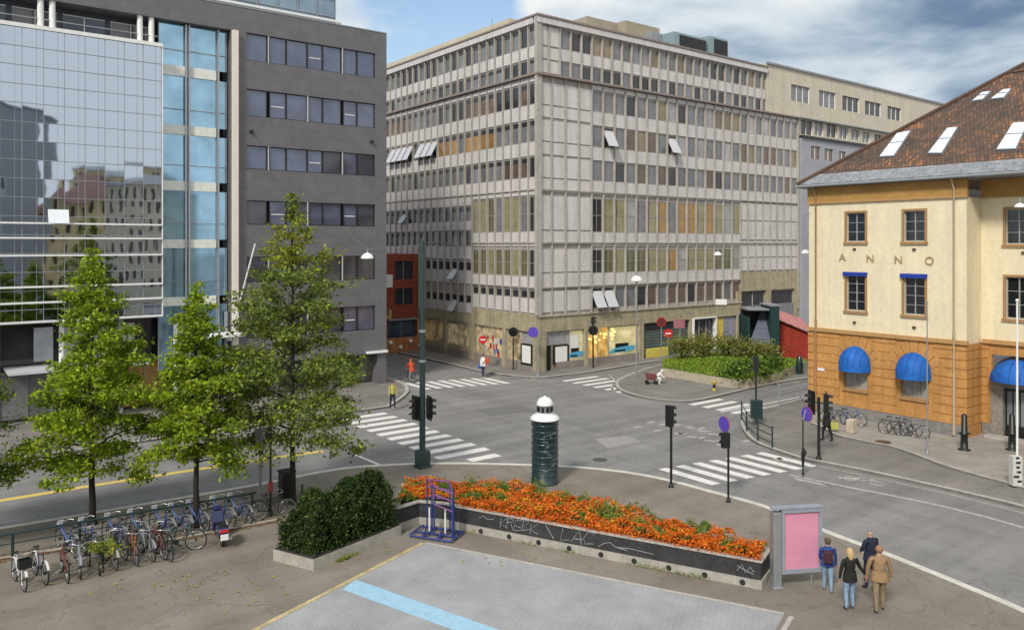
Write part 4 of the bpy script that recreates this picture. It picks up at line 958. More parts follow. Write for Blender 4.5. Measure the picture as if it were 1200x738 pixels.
for px in (956,1118):
    a=FO.at(px,.1); b=MB(); b.tube([rp_(a+.5,.0,-.1),FO.p(a,.12,ZE-.55),FO.p(a,.12,.3)],.055,0,8); b.tube([FO.p(a,.12,5.9),FO.p(a,.12,5.5)],.075,0,8)
    if px>1000: b.tube([FO.p(a,.12,3.6),FO.p(a,.12,.3)],.075,0,8)
    b.build('downpipe',mat('pipe_cream',(.45,.36,.24),.6,.1) if px>1000 else mat('pipe_tan',(.34,.21,.10),.6,.1),to)
nrm=(D2*-T+UP).normalized()
def onroof(px,py): return hit(px,py,E+UP*EVE,nrm)
ml=glassy('skylight_glass',(.62,.70,.80),.12,.2,1.2)
def skyl(c4,name='skylight'):
    q=[onroof(*c)+nrm*.14 for c in c4]; m=MB(); cen=sum(q,Vector())/4
    lo=[v-nrm*.14 for v in q]; m.add(q+lo,[(0,1,5,4),(1,2,6,5),(2,3,7,6),(3,0,4,7)],0)
    qi=[v+(cen-v).normalized()*.07+nrm*.01 for v in q]
    for i in range(4): m.face([q[i],q[(i+1)%4],qi[(i+1)%4],qi[i]],0)
    m.face(qi,1); m.face([v+(cen-v).normalized()*.07-nrm*.02 for v in q],1)
    a=(qi[0]*.45+qi[1]*.55); c=(qi[3]*.45+qi[2]*.55)
    m.tube([a+nrm*.02,c+nrm*.02],.03,0,6)
    return m.build(name,[M['grey'],ml],to,normals=False)
skyl([(1031,186),(1052,158),(1068,155),(1048,185)]); skyl([(1088,182),(1111,152),(1123,151),(1104,182)])
skyl([(1168,178),(1188,146),(1206,145),(1191,177)]); skyl([(1139,121),(1152,110),(1162,109),(1152,119)]); skyl([(1161,118.5),(1176,107),(1186,106),(1177,117)])
b=MB()
b.tube([rp_(k,8.6,.05) for k in (8.8,45)],.06,0,6); b.build('roof_ledge',MATS['hip_tile_brown'],to)
# year lettering: only the word is in view
def letter(ch,fr,a,z,h,dep=.05,m=None,par=None,name='letter'):
    cu=bpy.data.curves.new('t','FONT'); cu.body=ch; cu.size=h*1.38; cu.extrude=dep/2; cu.align_x='CENTER'
    ob=bpy.data.objects.new('t',cu); COL.objects.link(ob); dg=bpy.context.evaluated_depsgraph_get()
    me=bpy.data.meshes.new_from_object(ob.evaluated_get(dg)); bpy.data.objects.remove(ob)
    p=fr.p(a,dep/2+.01,z); org=ORG[par.name]
    # along must read left to right
    R3=Matrix((fr.a,UP,fr.a.cross(UP))).transposed()
    me.transform(Matrix.Translation(p-org)@R3.to_4x4()); me.materials.clear(); me.materials.append(m)
    o=bpy.data.objects.new(name,me); COL.objects.link(o); o.parent=par; ORG[o.name]=org; return o
M_let=mat('letter_bronze',(.42,.32,.18),.5,.15)
for ch,px,py in (('A',987.5,305.5),('N',1020,307),('N',1053,308.5),('O',1089.5,310)): letter(ch,FO,FO.at(px),FO.zat(px,py),.46,.06,M_let,to)
m=MB(); m.box(FO,FO.at(959),FO.at(967),.05,.1,FO.zat(963,434),FO.zat(963,431)); m.build('wall_plate',M['white'],to)
# ================================================================ reflected town behind the photographer
def mir(px,d,off=0.):     # real position of a point seen in the mirrored wall at pixel px, virtual depth d
    v=Vector(((px-600)/F*d,d,0)); c=FG.p(0,CO,0); k=(v-c).dot(FG.n); return v-FG.n*(2*k)
def mirrored(name,label,x0,x1,d0,d1,top,mwall,mroof,rh,rows,nx,z0=3.):
    pL=mir(x0,d0); pR=mir(x1,d1); a=(pR-pL).normalized(); n=Vector((-a.y,a.x,0))
    if n.dot(FG.p(10,0,0)-pL)<0: n=-n
    fr=Fr(pL,a,n); w=(pR-pL).length; t=thing(name,label,'building',pL)
    b=MB(); ops=[]
    fh=(top-z0)/rows; bwid=w/nx
    for j in range(rows):
        for i in range(nx): ops.append((i*bwid+bwid*.3,i*bwid+bwid*.7,z0+j*fh+.25*fh,z0+j*fh+.8*fh))
    wall(b,fr,0,w,0,top,ops,0,.3); b.face([fr.p(0,0,0),fr.p(0,-12,0),fr.p(0,-12,top),fr.p(0,0,top)]); b.face([fr.p(w,0,0),fr.p(w,-12,0),fr.p(w,-12,top),fr.p(w,0,top)])
    b.face([fr.p(0,-12,0),fr.p(w,-12,0),fr.p(w,-12,top),fr.p(0,-12,top)]); b.build('wall',mwall,t)
    m=MB(); wall(m,fr,.1,w-.1,0.1,top-.1,[],0,o=-.3); m.build('glazing',GL['dark'],t,normals=False)
    r_=MB(); e=.5
    if rh: r_.add([fr.p(-e,e,top),fr.p(w+e,e,top),fr.p(w+e,-12.5,top),fr.p(-e,-12.5,top),fr.p(3,-4,top+rh),fr.p(w-3,-4,top+rh),fr.p(w-3,-9,top+rh),fr.p(3,-9,top+rh)],[(0,1,5,4),(1,2,6,5),(2,3,7,6),(3,0,4,7),(4,5,6,7)])
    else: r_.box(fr,-.2,w+.2,-12.2,.2,top,top+.4)
    r_.build('roof',mroof,t); return t
mr_=mat('brown_tile_roof',(.22,.12,.10),.8,.2,1)
mirrored('town_house','yellow town house with a brown roof mirrored left of the cream one',54,124,132,132,17.6,mat('yellow_render',(.75,.60,.32),.8,.1),mr_,4.6,4,5)
mirrored('town_house','cream town house with rows of windows mirrored in the glass wall',119,200,128,128,19.2,mat('cream_plaster',(.82,.72,.52),.8,.1),M['grey'],2.2,5,8)
mirrored('town_house','pale yellow gabled town house mirrored above the brown roof',75,186,190,190,27.5,mat('yellow_render',(.50,.38,.17),.8,.1),M['grey'],1.5,5,6)
mirrored('office_tower','grey concrete tower mirrored in the left edge of the glass wall',-74,0,115,115,30.5,mat('grey_concrete',(.42,.43,.43),.8,.15),M['grey'],0,8,9)
# ================================================================ TREES AND PLANTS
LV=leaf_mat('leaf_bright',(.085,.15,.008),(.37,.50,.025),1.1)
LD=leaf_mat('leaf_olive',(.05,.085,.018),(.25,.31,.070),.9)
LY=leaf_mat('leaf_yellowing',(.14,.17,.015),(.42,.40,.04),1.1)
LH=leaf_mat('leaf_hedge',(.010,.026,.008),(.060,.10,.024),1.2)
LG=leaf_mat('leaf_grassy',(.06,.13,.015),(.26,.38,.05),1.2)
LB=leaf_mat('leaf_brownish',(.13,.12,.035),(.40,.34,.12),1.2)
LF1=leaf_mat('petal_orange',(.62,.13,.010),(.92,.29,.03),3); LF2=leaf_mat('petal_red',(.48,.06,.010),(.80,.17,.015),3); LF3=leaf_mat('petal_yellow',(.55,.30,.02),(.8,.5,.04),3)
def leaves(m, pts, s, mats_p, rnd, flat=.5, aspect=.6):
    for p in pts:
        n=Vector((rnd.gauss(0,1),rnd.gauss(0,1),rnd.gauss(0,1)+flat)).normalized()
        u=n.cross(Vector((rnd.gauss(0,1),rnd.gauss(0,1),rnd.gauss(0,1)))).normalized(); w=n.cross(u)
        k=s*rnd.uniform(.6,1.35); u=u*k; w=w*k*aspect
        r=rnd.random(); mi=0
        for i,q in enumerate(mats_p):
            if r<q: mi=i; break
            r-=q
        b=len(m.v); m.v += [p-u, p+w*.9, p+u, p-w*.9]; m.f.append([b,b+1,b+2,b+3]); m.m.append(mi); m.s.append(False)
def tree(px,py,h,z0c,rad,label,seed,mats,n_l,leaf=.13,prof=None,lean=0,top_y=None,group='street trees in a row beside the road',base=None):
    rnd=random.Random(seed); org=P(px,py,KH) if base is None else Vector(base); org=Vector((org.x,org.y,KH))
    t=thing('tree',label,'tree',org,group); tr=MB(); cr=MB()
    tp=[org+Vector((lean*math.sin(i*1.1)*.1+lean*i/12*.35, .04*math.sin(i*2.3), h*i/12)) for i in range(13)]
    tr.tube(tp,[max(.012,.135*(1-(i/12)**.8*.93)) for i in range(13)],0,8)
    tr.lathe(org,[(.22,-.02),(.16,.12),(.135,.3)],0,10)
    def axis(z): f_=max(0,min(11.99,z/h*12)); i=int(f_); return tp[i].lerp(tp[i+1],f_-i)
    tot=0; limbs=[]
    nb=58
    for i in range(nb):
        f_=(i/(nb-1))**.9; z=z0c+(h*.965-z0c)*f_
        R_=rad*prof(f_)*rnd.uniform(.62,1.12)
        az=i*2.39996+rnd.uniform(-.35,.35); limbs.append((z,R_,az,f_))
    wts=[max(.12,l[1])**1.55 for l in limbs]; W_=sum(wts)
    for (z,R_,az,f_),wt in zip(limbs,wts):
        d=Vector((math.cos(az),math.sin(az),0)); el=.75*f_+.06+rnd.uniform(-.1,.12)
        a=axis(z-R_*.22); pts=[]
        for k in range(6):
            u=k/5; pts.append(a+d*(R_*u)+UP*(R_*(el*u+.28*u*(1-u)-.18*u*u))+Vector((rnd.gauss(0,.04),rnd.gauss(0,.04),0))*R_)
        tr.tube(pts,[max(.006,.045*(1-.85*k/5)*(.4+.6*R_/rad)) for k in range(6)],0,5)
        nn=int(n_l*wt/W_); pl=[]
        ncl=max(3,int(R_*5.5)); cl=[]
        for c in range(ncl):
            u=rnd.uniform(.30,1.04); i0=min(4,int(u*5)); q=pts[i0].lerp(pts[i0+1],u*5-i0)
            side=d.cross(UP)*rnd.gauss(0,.20*R_*(.4+u*.6)); cl.append((q+side+UP*rnd.gauss(.0,.10),rnd.uniform(.09,.22)*(.75+.25*R_)))
        for k in range(nn):
            c,s_=cl[k%ncl]; v=Vector((rnd.gauss(0,1),rnd.gauss(0,1),rnd.gauss(0,.55)))
            pl.append(c+v*s_)
        q=list(mats)
        if f_>.72 and seed==13: q=[q[0]*.4,q[1],1]
        leaves(cr,pl,leaf,q,rnd,.9)
    top=tp[-1]; pl=[top+Vector((rnd.gauss(0,.14),rnd.gauss(0,.14),rnd.uniform(-.9,.25))) for k in range(int(n_l*.012))]
    leaves(cr,pl,leaf,mats,rnd,.5)
    tr.build('trunk',M['bark'],t,normals=False); return t,cr
cone=lambda f_: (1-f_)**.72*(.78+.22*min(1,f_*5)) + .05
t,cr=tree(108,614,10.0,2.35,3.0,'bright green pyramid-shaped tree, its trunk rising from the parked bicycles',11,(.84,.11,.05),24000,.084,cone); cr.build('crown',[LV,LD,LY],t,normals=False)
t,cr=tree(230,616,8.75,2.75,2.45,'bright green tree with a narrow top, behind the blue scooter',12,(.84,.11,.05),17000,.084,cone); cr.build('crown',[LV,LD,LY],t,normals=False)
cone3=lambda f_: (1-f_)**.80*(.78+.22*min(1,f_*4)) + .06
t,cr=tree(343,590,12.2,2.9,4.35,'taller dark olive tree with a yellowing top, between the bin and the clipped bush',13,(.84,.10,.06),27000,.082,cone3); cr.build('crown',[LD,LV,LY],t,normals=False)
t,cr=tree(0,0,8.4,2.2,3.0,'green tree cut off by the left edge of the photo',14,(.8,.15,.05),20000,.078,cone,base=tuple((P(108,614)-D2*4.9-D1*.2)[:])); cr.build('crown',[LD,LV,LY],t,normals=False)

def clump_hedge(name,label,cat,poly,z0,z1,n,mats,mp,leaf,seed,round_=.45,inner=None,org=None,rough=.18):
    rnd=random.Random(seed); c=sum((Vector((p[0],p[1],0)) for p in poly),Vector())/len(poly)
    m=MB(); N_=26; rings=[]
    def inside(x,y):
        k=False; j=len(poly)-1
        for i in range(len(poly)):
            if (poly[i][1]>y)!=(poly[j][1]>y) and x<(poly[j][0]-poly[i][0])*(y-poly[i][1])/(poly[j][1]-poly[i][1])+poly[i][0]: k=not k
            j=i
        return k
    def dist(x,y):
        d=9
        for i in range(len(poly)):
            a=Vector(poly[i][:2]); b_=Vector(poly[(i+1)%len(poly)][:2]); p=Vector((x,y)); t=max(0,min(1,(p-a).dot(b_-a)/(b_-a).length_squared)); d=min(d,(p-a-(b_-a)*t).length)
        return d
    xs=[p[0] for p in poly]; ys=[p[1] for p in poly]; pl=[]
    def height(x,y):
        d=dist(x,y); e=min(1,d/round_); e=math.sqrt(max(0,1-(1-e)**2))
        nn=noise.noise(Vector((x*.9+seed,y*.9,0)))*rough+noise.noise(Vector((x*2.6,y*2.6+seed,0)))*rough*.6
        return z0+(z1-z0)*(.45+.55*e)+nn*(z1-z0)
    while len(pl)<n:
        x=rnd.uniform(min(xs)-.15,max(xs)+.15); y=rnd.uniform(min(ys)-.15,max(ys)+.15)
        if not inside(x,y):
            if dist(x,y)>.16*rnd.random(): continue
        H=height(x,y); d=dist(x,y)
        if d<.35: z=z0+(H-z0)*rnd.random()**.8
        else: z=H-abs(rnd.gauss(0,.10))+ (rnd.random()<.12)*rnd.uniform(0,.14)
        if noise.noise(Vector((x*3,y*3,z*3)))<-.32: continue
        pl.append(Vector((x,y,z)))
    leaves(m,pl,leaf,mp,rnd,.4)
    o=m.build(name if org is None else 'foliage',mats,None if org is None else org,normals=False, org=Vector((c.x,c.y,z0)) if org is None else None)
    # the caller adds a dark solid inside to keep light from passing
    return o,pl
# clipped bush planter
A_=P(320,656,KH); B_=P(367.6,669,KH); C_=P(464,628.5,KH); Dd=Vector((-6.6,29.6,KH)); C_=P(470,627,KH)
A_,B_,C_=[Vector((v.x,v.y,0)) for v in (A_,B_,C_)]; Dd=A_+(C_-B_)*1.08
tp_=thing('planter','low stone planter holding the dark clipped bush','planter',B_)
def offpoly(poly,d):
    n=len(poly); out=[]; ar=sum(poly[i][0]*poly[(i+1)%n][1]-poly[(i+1)%n][0]*poly[i][1] for i in range(n)); s_=1 if ar>0 else -1
    for i in range(n):
        p0=Vector(poly[i-1][:2]);p=Vector(poly[i][:2]);p1=Vector(poly[(i+1)%n][:2]); e0=(p-p0).normalized();e1=(p1-p).normalized()
        n0=Vector((-e0.y,e0.x))*s_; n1=Vector((-e1.y,e1.x))*s_; bi=(n0+n1); bi=bi/max(.3,bi.dot(n0)); out.append((p.x+bi.x*d,p.y+bi.y*d))
    return out
def ring(poly,w,z0,z1,mi=0,m=None):
    m=m or MB(); q=offpoly(poly,w); n=len(poly)
    for i in range(n):
        j=(i+1)%n
        a,b_,c,d=poly[i],poly[j],q[j],q[i]
        m.add([(v[0],v[1],z) for z in (z0,z1) for v in (a,b_,c,d)],[(0,1,5,4),(3,2,6,7),(4,5,6,7)],mi)
    return m
hp=[(v.x,v.y) for v in (B_,C_,Dd,A_)]
ring(hp,.28,KH-.02,KH+.36).build('stone_wall',M['concrete'],tp_)
ring(offpoly(hp,.03),.2,KH+.362,KH+.40).build('coping',mat('dark_coping',(.05,.045,.045),.6,.2),tp_)
m=MB(); q=offpoly(hp,.25); m.face([(v[0],v[1],KH+.3) for v in q]); m.build('soil',M['soil'],tp_)
hb=offpoly(hp,.16)
tb_=thing('clipped_bush','dark green rounded clipped bush filling the low stone planter','bush',B_+D1*1.5)
o,pl=clump_hedge('x','', '',hb,KH+.35,2.4,42000,[LH,LD],(.88,.12),.05,5,1.5,org=tb_,rough=.34)
m=MB(); ib=offpoly(hb,.45); m.prism(ib,KH+.3,1.45); m.build('dark_core',mat('bush_inside',(.012,.02,.008),.95,.3,6),tb_)  # dark solid added inside the foliage, stands for its inner shade

# flower planter
fp=[(-4.3,28.45),(-3.45,29.35),(-2.45,29.1),(-2.0,28.8)]
fr_end=P(893,691,KH); fp.append((fr_end.x,fr_end.y))
fp+= [(8.15,24.75),(5.9,26.7),(3.3,28.9),(.2,31.1),(-4.4,31.6)]
tf=thing('planter','long black and stone planter with graffiti, filled with orange flowers','planter',(fp[4][0],fp[4][1],KH))
ring(fp,.22,KH-.02,KH+.26).build('stone_base',M['concrete'],tf)
ring(offpoly(fp,.05),.14,KH+.262,KH+.80).build('black_panel',mat('black_panel',(.034,.034,.036),.55,.35,1.6,fine=12),tf)
ring(offpoly(fp,.0),.2,KH+.802,KH+.86).build('coping',M['granite'],tf)
m=MB(); m.face([(v[0],v[1],KH+.74) for v in offpoly(fp,.18)]); m.build('soil',M['soil'],tf)
a=Vector((fp[3][0],fp[3][1],0)); e=Vector((fp[4][0],fp[4][1],0)); fa=(e-a).normalized(); fn=Vector((fa.y,-fa.x,0)); FP=Fr(a,fa,fn); LW=(e-a).length
for k in range(9):
    m=MB(); c=FP.p(1.0+k*1.15,.005,KH+.12); m.disc(c,fn,.09,.02,0,12); m.build('drain_hole',M['dark'],tf)
m=MB()
def strokes(s_,x,z,h,w,r=.016):
    for pl_ in s_: m.tube([FP.p(x+u*w,-.045,z+v*h) for u,v in pl_],r,0,4)
LT={'K':[[(0,0),(0,1)],[(.8,1),(0,.45),(.9,0)]],'R':[[(0,0),(.05,1),(.7,.85),(.6,.55),(0,.5)],[(.3,.5),(.9,0)]],'E':[[(.8,1),(.1,.95),(0,.5),(.6,.5)],[(0,.5),(.05,0),(.9,.05)]],'B':[[(0,0),(0,1),(.7,.8),(.1,.55),(.8,.3),(0,0)]],'A':[[(0,0),(.5,1),(.9,0)],[(.15,.4),(.85,.45)]],'L':[[(0,1),(0,0),(.8,.05)]],'C':[[(.9,.9),(.3,1),(0,.5),(.3,0),(.95,.1)]],'H':[[(0,0),(0,1)],[(.8,0),(.8,1)],[(0,.5),(.8,.55)]]}
for i,ch in enumerate('KREBK'): strokes([[(u_+.18*v_+.1*math.sin(i*5+u_*7),v_+.12*math.sin(i*3+u_*9)) for u_,v_ in pl__] for pl__ in LT[ch]],1.75+i*.29,KH+.34+.05*(i%2),.38,.33,.012)
strokes([[(0,1),(1,0)]],3.55,KH+.33,.42,.3)
for i,ch in enumerate('LAC'): strokes([[(u_+.25*v_,v_+.1*math.sin(i*3+u_*9)) for u_,v_ in pl__] for pl__ in LT[ch]],4.1+i*.40,KH+.33,.42,.42,.013)
strokes([[(0,.0),(.2,.35),(.4,.5),(.6,.2),(1,.1)],[(.6,.2),(1.1,.3),(1.9,.2)]],5.5,KH+.36,.4,1.0,.012)
strokes([[(0,.2),(.3,.8),(.5,.1),(.8,.7),(1,.3)],[(0,.6),(1,.1)]],LW-.75,KH+.36,.36,.5,.012)
strokes([[(0,.2),(.3,.7),(.5,.3),(1,.4)]],.9,KH+.5,.25,.6,.01)
m.build('graffiti',mat('graffiti_paint',(.30,.31,.33),.7,.3),tf)
# flower bed
rnd=random.Random(77); m=MB(); fb=offpoly(fp,.12); green=[];fl=[[],[],[]]
def insidep(poly,x,y):
    k=False; j=len(poly)-1
    for i in range(len(poly)):
        if (poly[i][1]>y)!=(poly[j][1]>y) and x<(poly[j][0]-poly[i][0])*(y-poly[i][1])/(poly[j][1]-poly[i][1])+poly[i][0]: k=not k
        j=i
    return k
cnt=0
while cnt<34000:
    x=rnd.uniform(-4.5,8.2); y=rnd.uniform(23.8,31.7)
    if not insidep(fb,x,y): continue
    cnt+=1
    hh=KH+1.06+.26*noise.noise(Vector((x*1.1,y*1.1,2)))+.16*noise.noise(Vector((x*3.2,y*3.2,5)))
    spike=noise.noise(Vector((x*.55+4,y*.55,9)))
    g_=noise.noise(Vector((x*1.35,y*1.35,20)))
    p=Vector((x,y,hh))
    if g_>.20 or rnd.random()<.38: green.append(p+Vector((0,0,rnd.uniform(-.16,.03)+ (max(0,g_-.22)*.9*rnd.random())))) 
    else:
        v=noise.noise(Vector((x*2,y*2,40)))+rnd.gauss(0,.22); fl[1 if v>.12 else (2 if v<-.55 else 0)].append(p+Vector((0,0,rnd.gauss(.02,.04))))
# edging overhang
for k in range(3000):
    u=rnd.random()*LW; p=FP.p(u,-.14+rnd.uniform(-.12,.15),KH+.80+rnd.uniform(0,.28)); fl[0 if rnd.random()<.7 else 1].append(p)
for (x,y,r_,hgt) in [(3.15,27.4,.55,.55),(-1.6,30.3,.35,.55),(-.9,30.4,.45,.30),(.9,30.2,.45,.4),(1.9,29.2,.4,.32),(3.6,27.0,.5,.35)]:
    for k in range(420):
        green.append(Vector((x+rnd.gauss(0,r_*.5),y+rnd.gauss(0,r_*.4),KH+.95+hgt*rnd.random()*rnd.random()*1.3)))
leaves(m,green,.055,(.55,.25,.2),rnd,.3,.45)
for i in range(3):
    k0=len(m.m); leaves(m,fl[i],.040,(1,),rnd,1.6,.85); m.m[k0:]=[3+i]*(len(m.m)-k0)
o=m.build('flower_bed',[LG,LD,LB,LF1,LF2,LF3],org=Vector((2,28,KH)),normals=False)
tag(o,'dense bed of orange flowers and leafy stems in the long black planter','flower bed',kind='stuff')
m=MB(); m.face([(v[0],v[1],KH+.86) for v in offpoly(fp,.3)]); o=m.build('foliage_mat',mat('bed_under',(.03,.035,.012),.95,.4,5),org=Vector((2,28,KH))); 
tag(o,'matted leaves and stems low in the flower bed','ground cover',kind='stuff')

# raised bed on the far island
ip=[(11.9,62.6),(15.9,57.3),(17.3,57.6),(20.6,60.6),(25,66.5),(17.5,71.5),(12.8,66.8)]
ti=thing('planter','pale stone raised bed with grass and shrubs on the far traffic island','planter',(15.9,57.3,KH))
ring([ip[k] for k in (1,2,3,4,5,6,0)],.3,KH-.02,KH+.62).build('stone_wall',mat('pale_stone',(.42,.37,.28),.85,.2,1.5,fine=8),ti)
m=MB(); N_=14
def ih(x,y): 
    d=min((Vector((x,y))-Vector(p)).length for p in ip); return KH+.9+.9*min(1,d/4)
c=Vector((sum(p[0] for p in ip)/7,sum(p[1] for p in ip)/7)); 
vv=[(*c,KH+1.1)]+[(*(Vector(p).lerp(c,.06)),KH+.55) for p in ip]; m.add(vv,[(0,i+1,(i+1)%7+1) for i in range(7)]); m.build('soil_mound',mat('grass_green',(.05,.10,.02),.9,.35,1.5),ti)
rnd=random.Random(31); m=MB(); pl=[]
for k in range(15000):
    i=rnd.randrange(7); u=math.sqrt(rnd.random()); w_=rnd.random(); p=Vector(ip[i]).lerp(Vector(ip[(i+1)%7]),w_).lerp(c,1-u)
    pl.append(Vector((p.x,p.y,KH+.55+.6*(1-u)+rnd.random()*.25)))
leaves(m,pl,.11,(.85,.15),rnd,-.2,.4); o=m.build('grass',[leaf_mat('grass_blade',(.12,.21,.02),(.36,.48,.06),1.5),LG],org=Vector((*c,KH+1)),normals=False); tag(o,'bright green grass on the raised bed of the far island','grass',kind='stuff')
def shrub(label,x,y,z,r_,h,n,mats,mp,seed,leaf=.1):
    rnd=random.Random(seed); t=thing('shrub',label,'shrub',(x,y,z),'shrubs on the far planted island'); s_=MB(); m=MB(); pl=[]
    for k in range(9):
        a=rnd.random()*6.28; e=Vector((x+math.cos(a)*r_*.6,y+math.sin(a)*r_*.6,z+h*rnd.uniform(.6,.95))); s_.tube([Vector((x,y,z-.1)),Vector((x,y,z)).lerp(e,.5)+UP*.1,e],.03,0,5,r1=.01)
        for j in range(n//9):
            v=Vector((rnd.gauss(0,1)*r_*.38,rnd.gauss(0,1)*r_*.38,rnd.gauss(0,1)*h*.22)); pl.append(e.lerp(Vector((x,y,z+h*.4)),rnd.random()*.6)+v)
    leaves(m,[p for p in pl if p.z>z-.05],leaf,mp,rnd,.3); s_.build('stem',M['bark'],t,normals=False); m.build('foliage',mats,t,normals=False); return t
tl_=['tawny shrub at the left end of the raised bed','yellowish shrub behind the grass, second from the left','tawny shrub in the middle of the raised bed','olive shrub right of the middle of the raised bed','brownish shrub next to the dark teal shed']
for k,(px,zt) in enumerate(((801,2.5),(826,2.75),(851,2.6),(873,2.35),(893,2.2))):
    d=66.0-.2*k; shrub(tl_[k],(px-600)/F*d,d,KH+.9,1.2,zt-.95,1700,[LB,LG],(.65,.35),100+k,.10)
for k,(px,d,lab) in enumerate(((867,58.2,'dark green bush at the right foot of the pale stone wall'),(884,59.6,'dark green bush behind the traffic signal on the island'),(901,61.2,'dark green bush at the right end of the island'))):
    shrub(lab,(px-600)/F*d,d,KH+.1,1.2,1.55,1500,[LH,LG],(.4,.6),200+k,.11)
# weeds along the planter foot
rnd=random.Random(4); m=MB(); pl=[]
for k in range(700):
    if rnd.random()<.45: p=B_.lerp(C_,.22+.14*rnd.gauss(0,.6)**2+.12*rnd.random())+(B_-A_).normalized()*rnd.uniform(.02,.16)
    else:
        u=rnd.choice((.5,2.9,7.0,7.6,8.2,8.8,4.4))+rnd.gauss(0,.25); p=FP.p(u,rnd.uniform(.03,.14),0)
    pl.append(Vector((p.x,p.y,KH+rnd.random()*.12)))
leaves(m,pl,.035,(.6,.4),rnd,-.2,.4); o=m.build('weeds',[LG,LY],org=Vector((0,27,KH)),normals=False); tag(o,'small weeds growing at the foot of the planters','weeds',kind='stuff')

# ================================================================ SHEDS BY THE FAR ISLAND
d_=69.; sx=lambda px: (px-600)/F*d_
S0=Vector((sx(911),d_,0)); FS=Fr(S0,X,-Y)
ts=thing('shed','red wooden shed with a sloping pink metal roof beside the orange building','shed',S0)
m=MB(); w_=sx(949)-sx(911); hz=CH-(374-HY)*d_/F; hz2=CH-(390-HY)*d_/F
m.add([FS.p(a_,o_,z_) for o_ in (0,-3) for a_,z_ in ((0,.5),(w_,.5),(w_,hz2),(0,hz))],[(0,1,2,3),(4,5,6,7),(0,3,7,4),(1,2,6,5)])
for k in range(12): m.box(FS,k*w_/12+.02,k*w_/12+.06,0,.03,.5,hz2-.02)
m.build('wall',mat('red_boards',(.33,.035,.02),.75,.3,1.4,fine=6),ts)
m=MB(); m.add([FS.p(-.1,.35,hz+.03),FS.p(w_+.3,.35,hz2-.1),FS.p(w_+.3,-3.2,hz2+1.),FS.p(-.1,-3.2,hz+1.)],[(0,1,2,3)])
for k in range(6):
    u=k/5; m.tube([FS.p(-.1+u*(w_+.4),.36,hz+.06-u*(hz-hz2+.13)),FS.p(-.1+u*(w_+.4),-3.2,hz+1.04-u*(hz-hz2+.0))],.04,0,5)
m.build('roof',mat('pink_roof',(.48,.20,.19),.55,.2,1.5),ts)
d_=67.; S1=Vector((sx(876),d_,0)); FS1=Fr(S1,X,-Y)
ts=thing('kiosk','dark teal kiosk with a slatted sloping roof left of the red shed','kiosk',S1)
w_=sx(903)-sx(876); zt=CH-(359-HY)*d_/F; zm=CH-(402-HY)*d_/F
m=MB(); m.box(FS1,w_,w_+.75,0,-2.6,.3,zt); m.box(FS1,0,.2,0,-2.6,.3,zt-.9); m.box(FS1,.2,w_,-.6,-2.6,.3,zm); m.build('wall',mat('teal_boards',(.010,.045,.05),.6,.2),ts)
m=MB(); m.box(FS1,.0,w_,-2.0,-2.1,zm,zt-.3); m.build('back_panel',M['dark'],ts)
m=MB()
m.add([FS1.p(.1,.25,zm),FS1.p(w_-.02,.25,zm-.1),FS1.p(w_-.02,-1.6,zt-.5),FS1.p(w_-.3,-1.6,zt-.5)],[(0,1,2,3)])
for k in range(6):
    u=k/6; m.tube([FS1.p(.1+(w_-.4)*u,.27-1.85*u,zm+(zt-.5-zm)*u+.03),FS1.p(w_-.02,.27-1.85*u,zm-.1+(zt-.4-zm)*u+.03)],.035,1,5)
m.build('roof',[mat('slate_blue',(.10,.12,.17),.5,.2),M['grey']],ts)
m=MB(); m.box(FS1,w_-.1,w_+.85,.05,-2.7,zt,zt+.12); m.box(FS1,0,w_-.1,.0,-2.,zt-.35,zt-.2); m.build('roof_trim',M['grey'],ts)
m=MB(); c=P(937,438,KH); m.lathe(c,[(.25,0),(.3,.7),(.22,1.3),(.05,1.5)],0,10); o=m.build('waste_bin',M['green_dark'],org=c); tag(o,'dark green bin standing near the red shed','bin')
m=MB(); c=P(773,418,KH); f_=Fr(c,D2,-D1); m.box(f_,-1.7,1.3,0,-.4,.0,.75); m.box(f_,-1.75,1.35,-.05,-.35,.75,.85); o=m.build('barrier',mat('yellow_barrier',(.62,.52,.10),.6,.15,2),org=c,bevel=.03); tag(o,'low yellow concrete barrier in front of the dark roller shop front','barrier')
# ================================================================ STREET FURNITURE
def lens(m,c,n,r,mi): m.disc(c,n,r,.03,mi,10)
LR=mat('red_lens',(.25,.015,.01),.3,.1); LGn=mat('green_lens',(.01,.10,.06),.3,.1); LA=mat('amber_lens',(.25,.10,.01),.3,.1)
def head(par,c,n,asp=3,board=False,s=1.):
    n=Vector(n).normalized(); a=n.cross(UP).normalized(); f=Fr((c.x,c.y,0),a,n); z=c.z; h=.30*s*asp
    m=MB(); m.box(f,-.15*s,.15*s,-.12*s,.10*s,z-h/2,z+h/2)
    if board: m.box(f,-.28*s,.28*s,-.02,.0,z-h/2-.12,z+h/2+.12)
    for k in range(asp):
        zc=z+h/2-.15*s-k*.30*s
        for t in range(7):                       # visor hood
            a0=math.pi*t/7; a1=math.pi*(t+1)/7; r=.125*s
            q=[f.p(r*math.cos(a0),.10*s,zc+r*math.sin(a0)),f.p(r*math.cos(a1),.10*s,zc+r*math.sin(a1)),f.p(r*math.cos(a1),.30*s,zc-.02+r*math.sin(a1)),f.p(r*math.cos(a0),.30*s,zc-.02+r*math.sin(a0))]
            m.face(q)
    o=m.build('signal_head',M['black'],par,normals=False)
    for k in range(asp):
        l=MB(); lens(l,f.p(0,.115*s,z+h/2-.15*s-k*.30*s),n,.10*s,0); l.build('lens',[LR,LA if asp==3 else LGn,LGn][k],o)
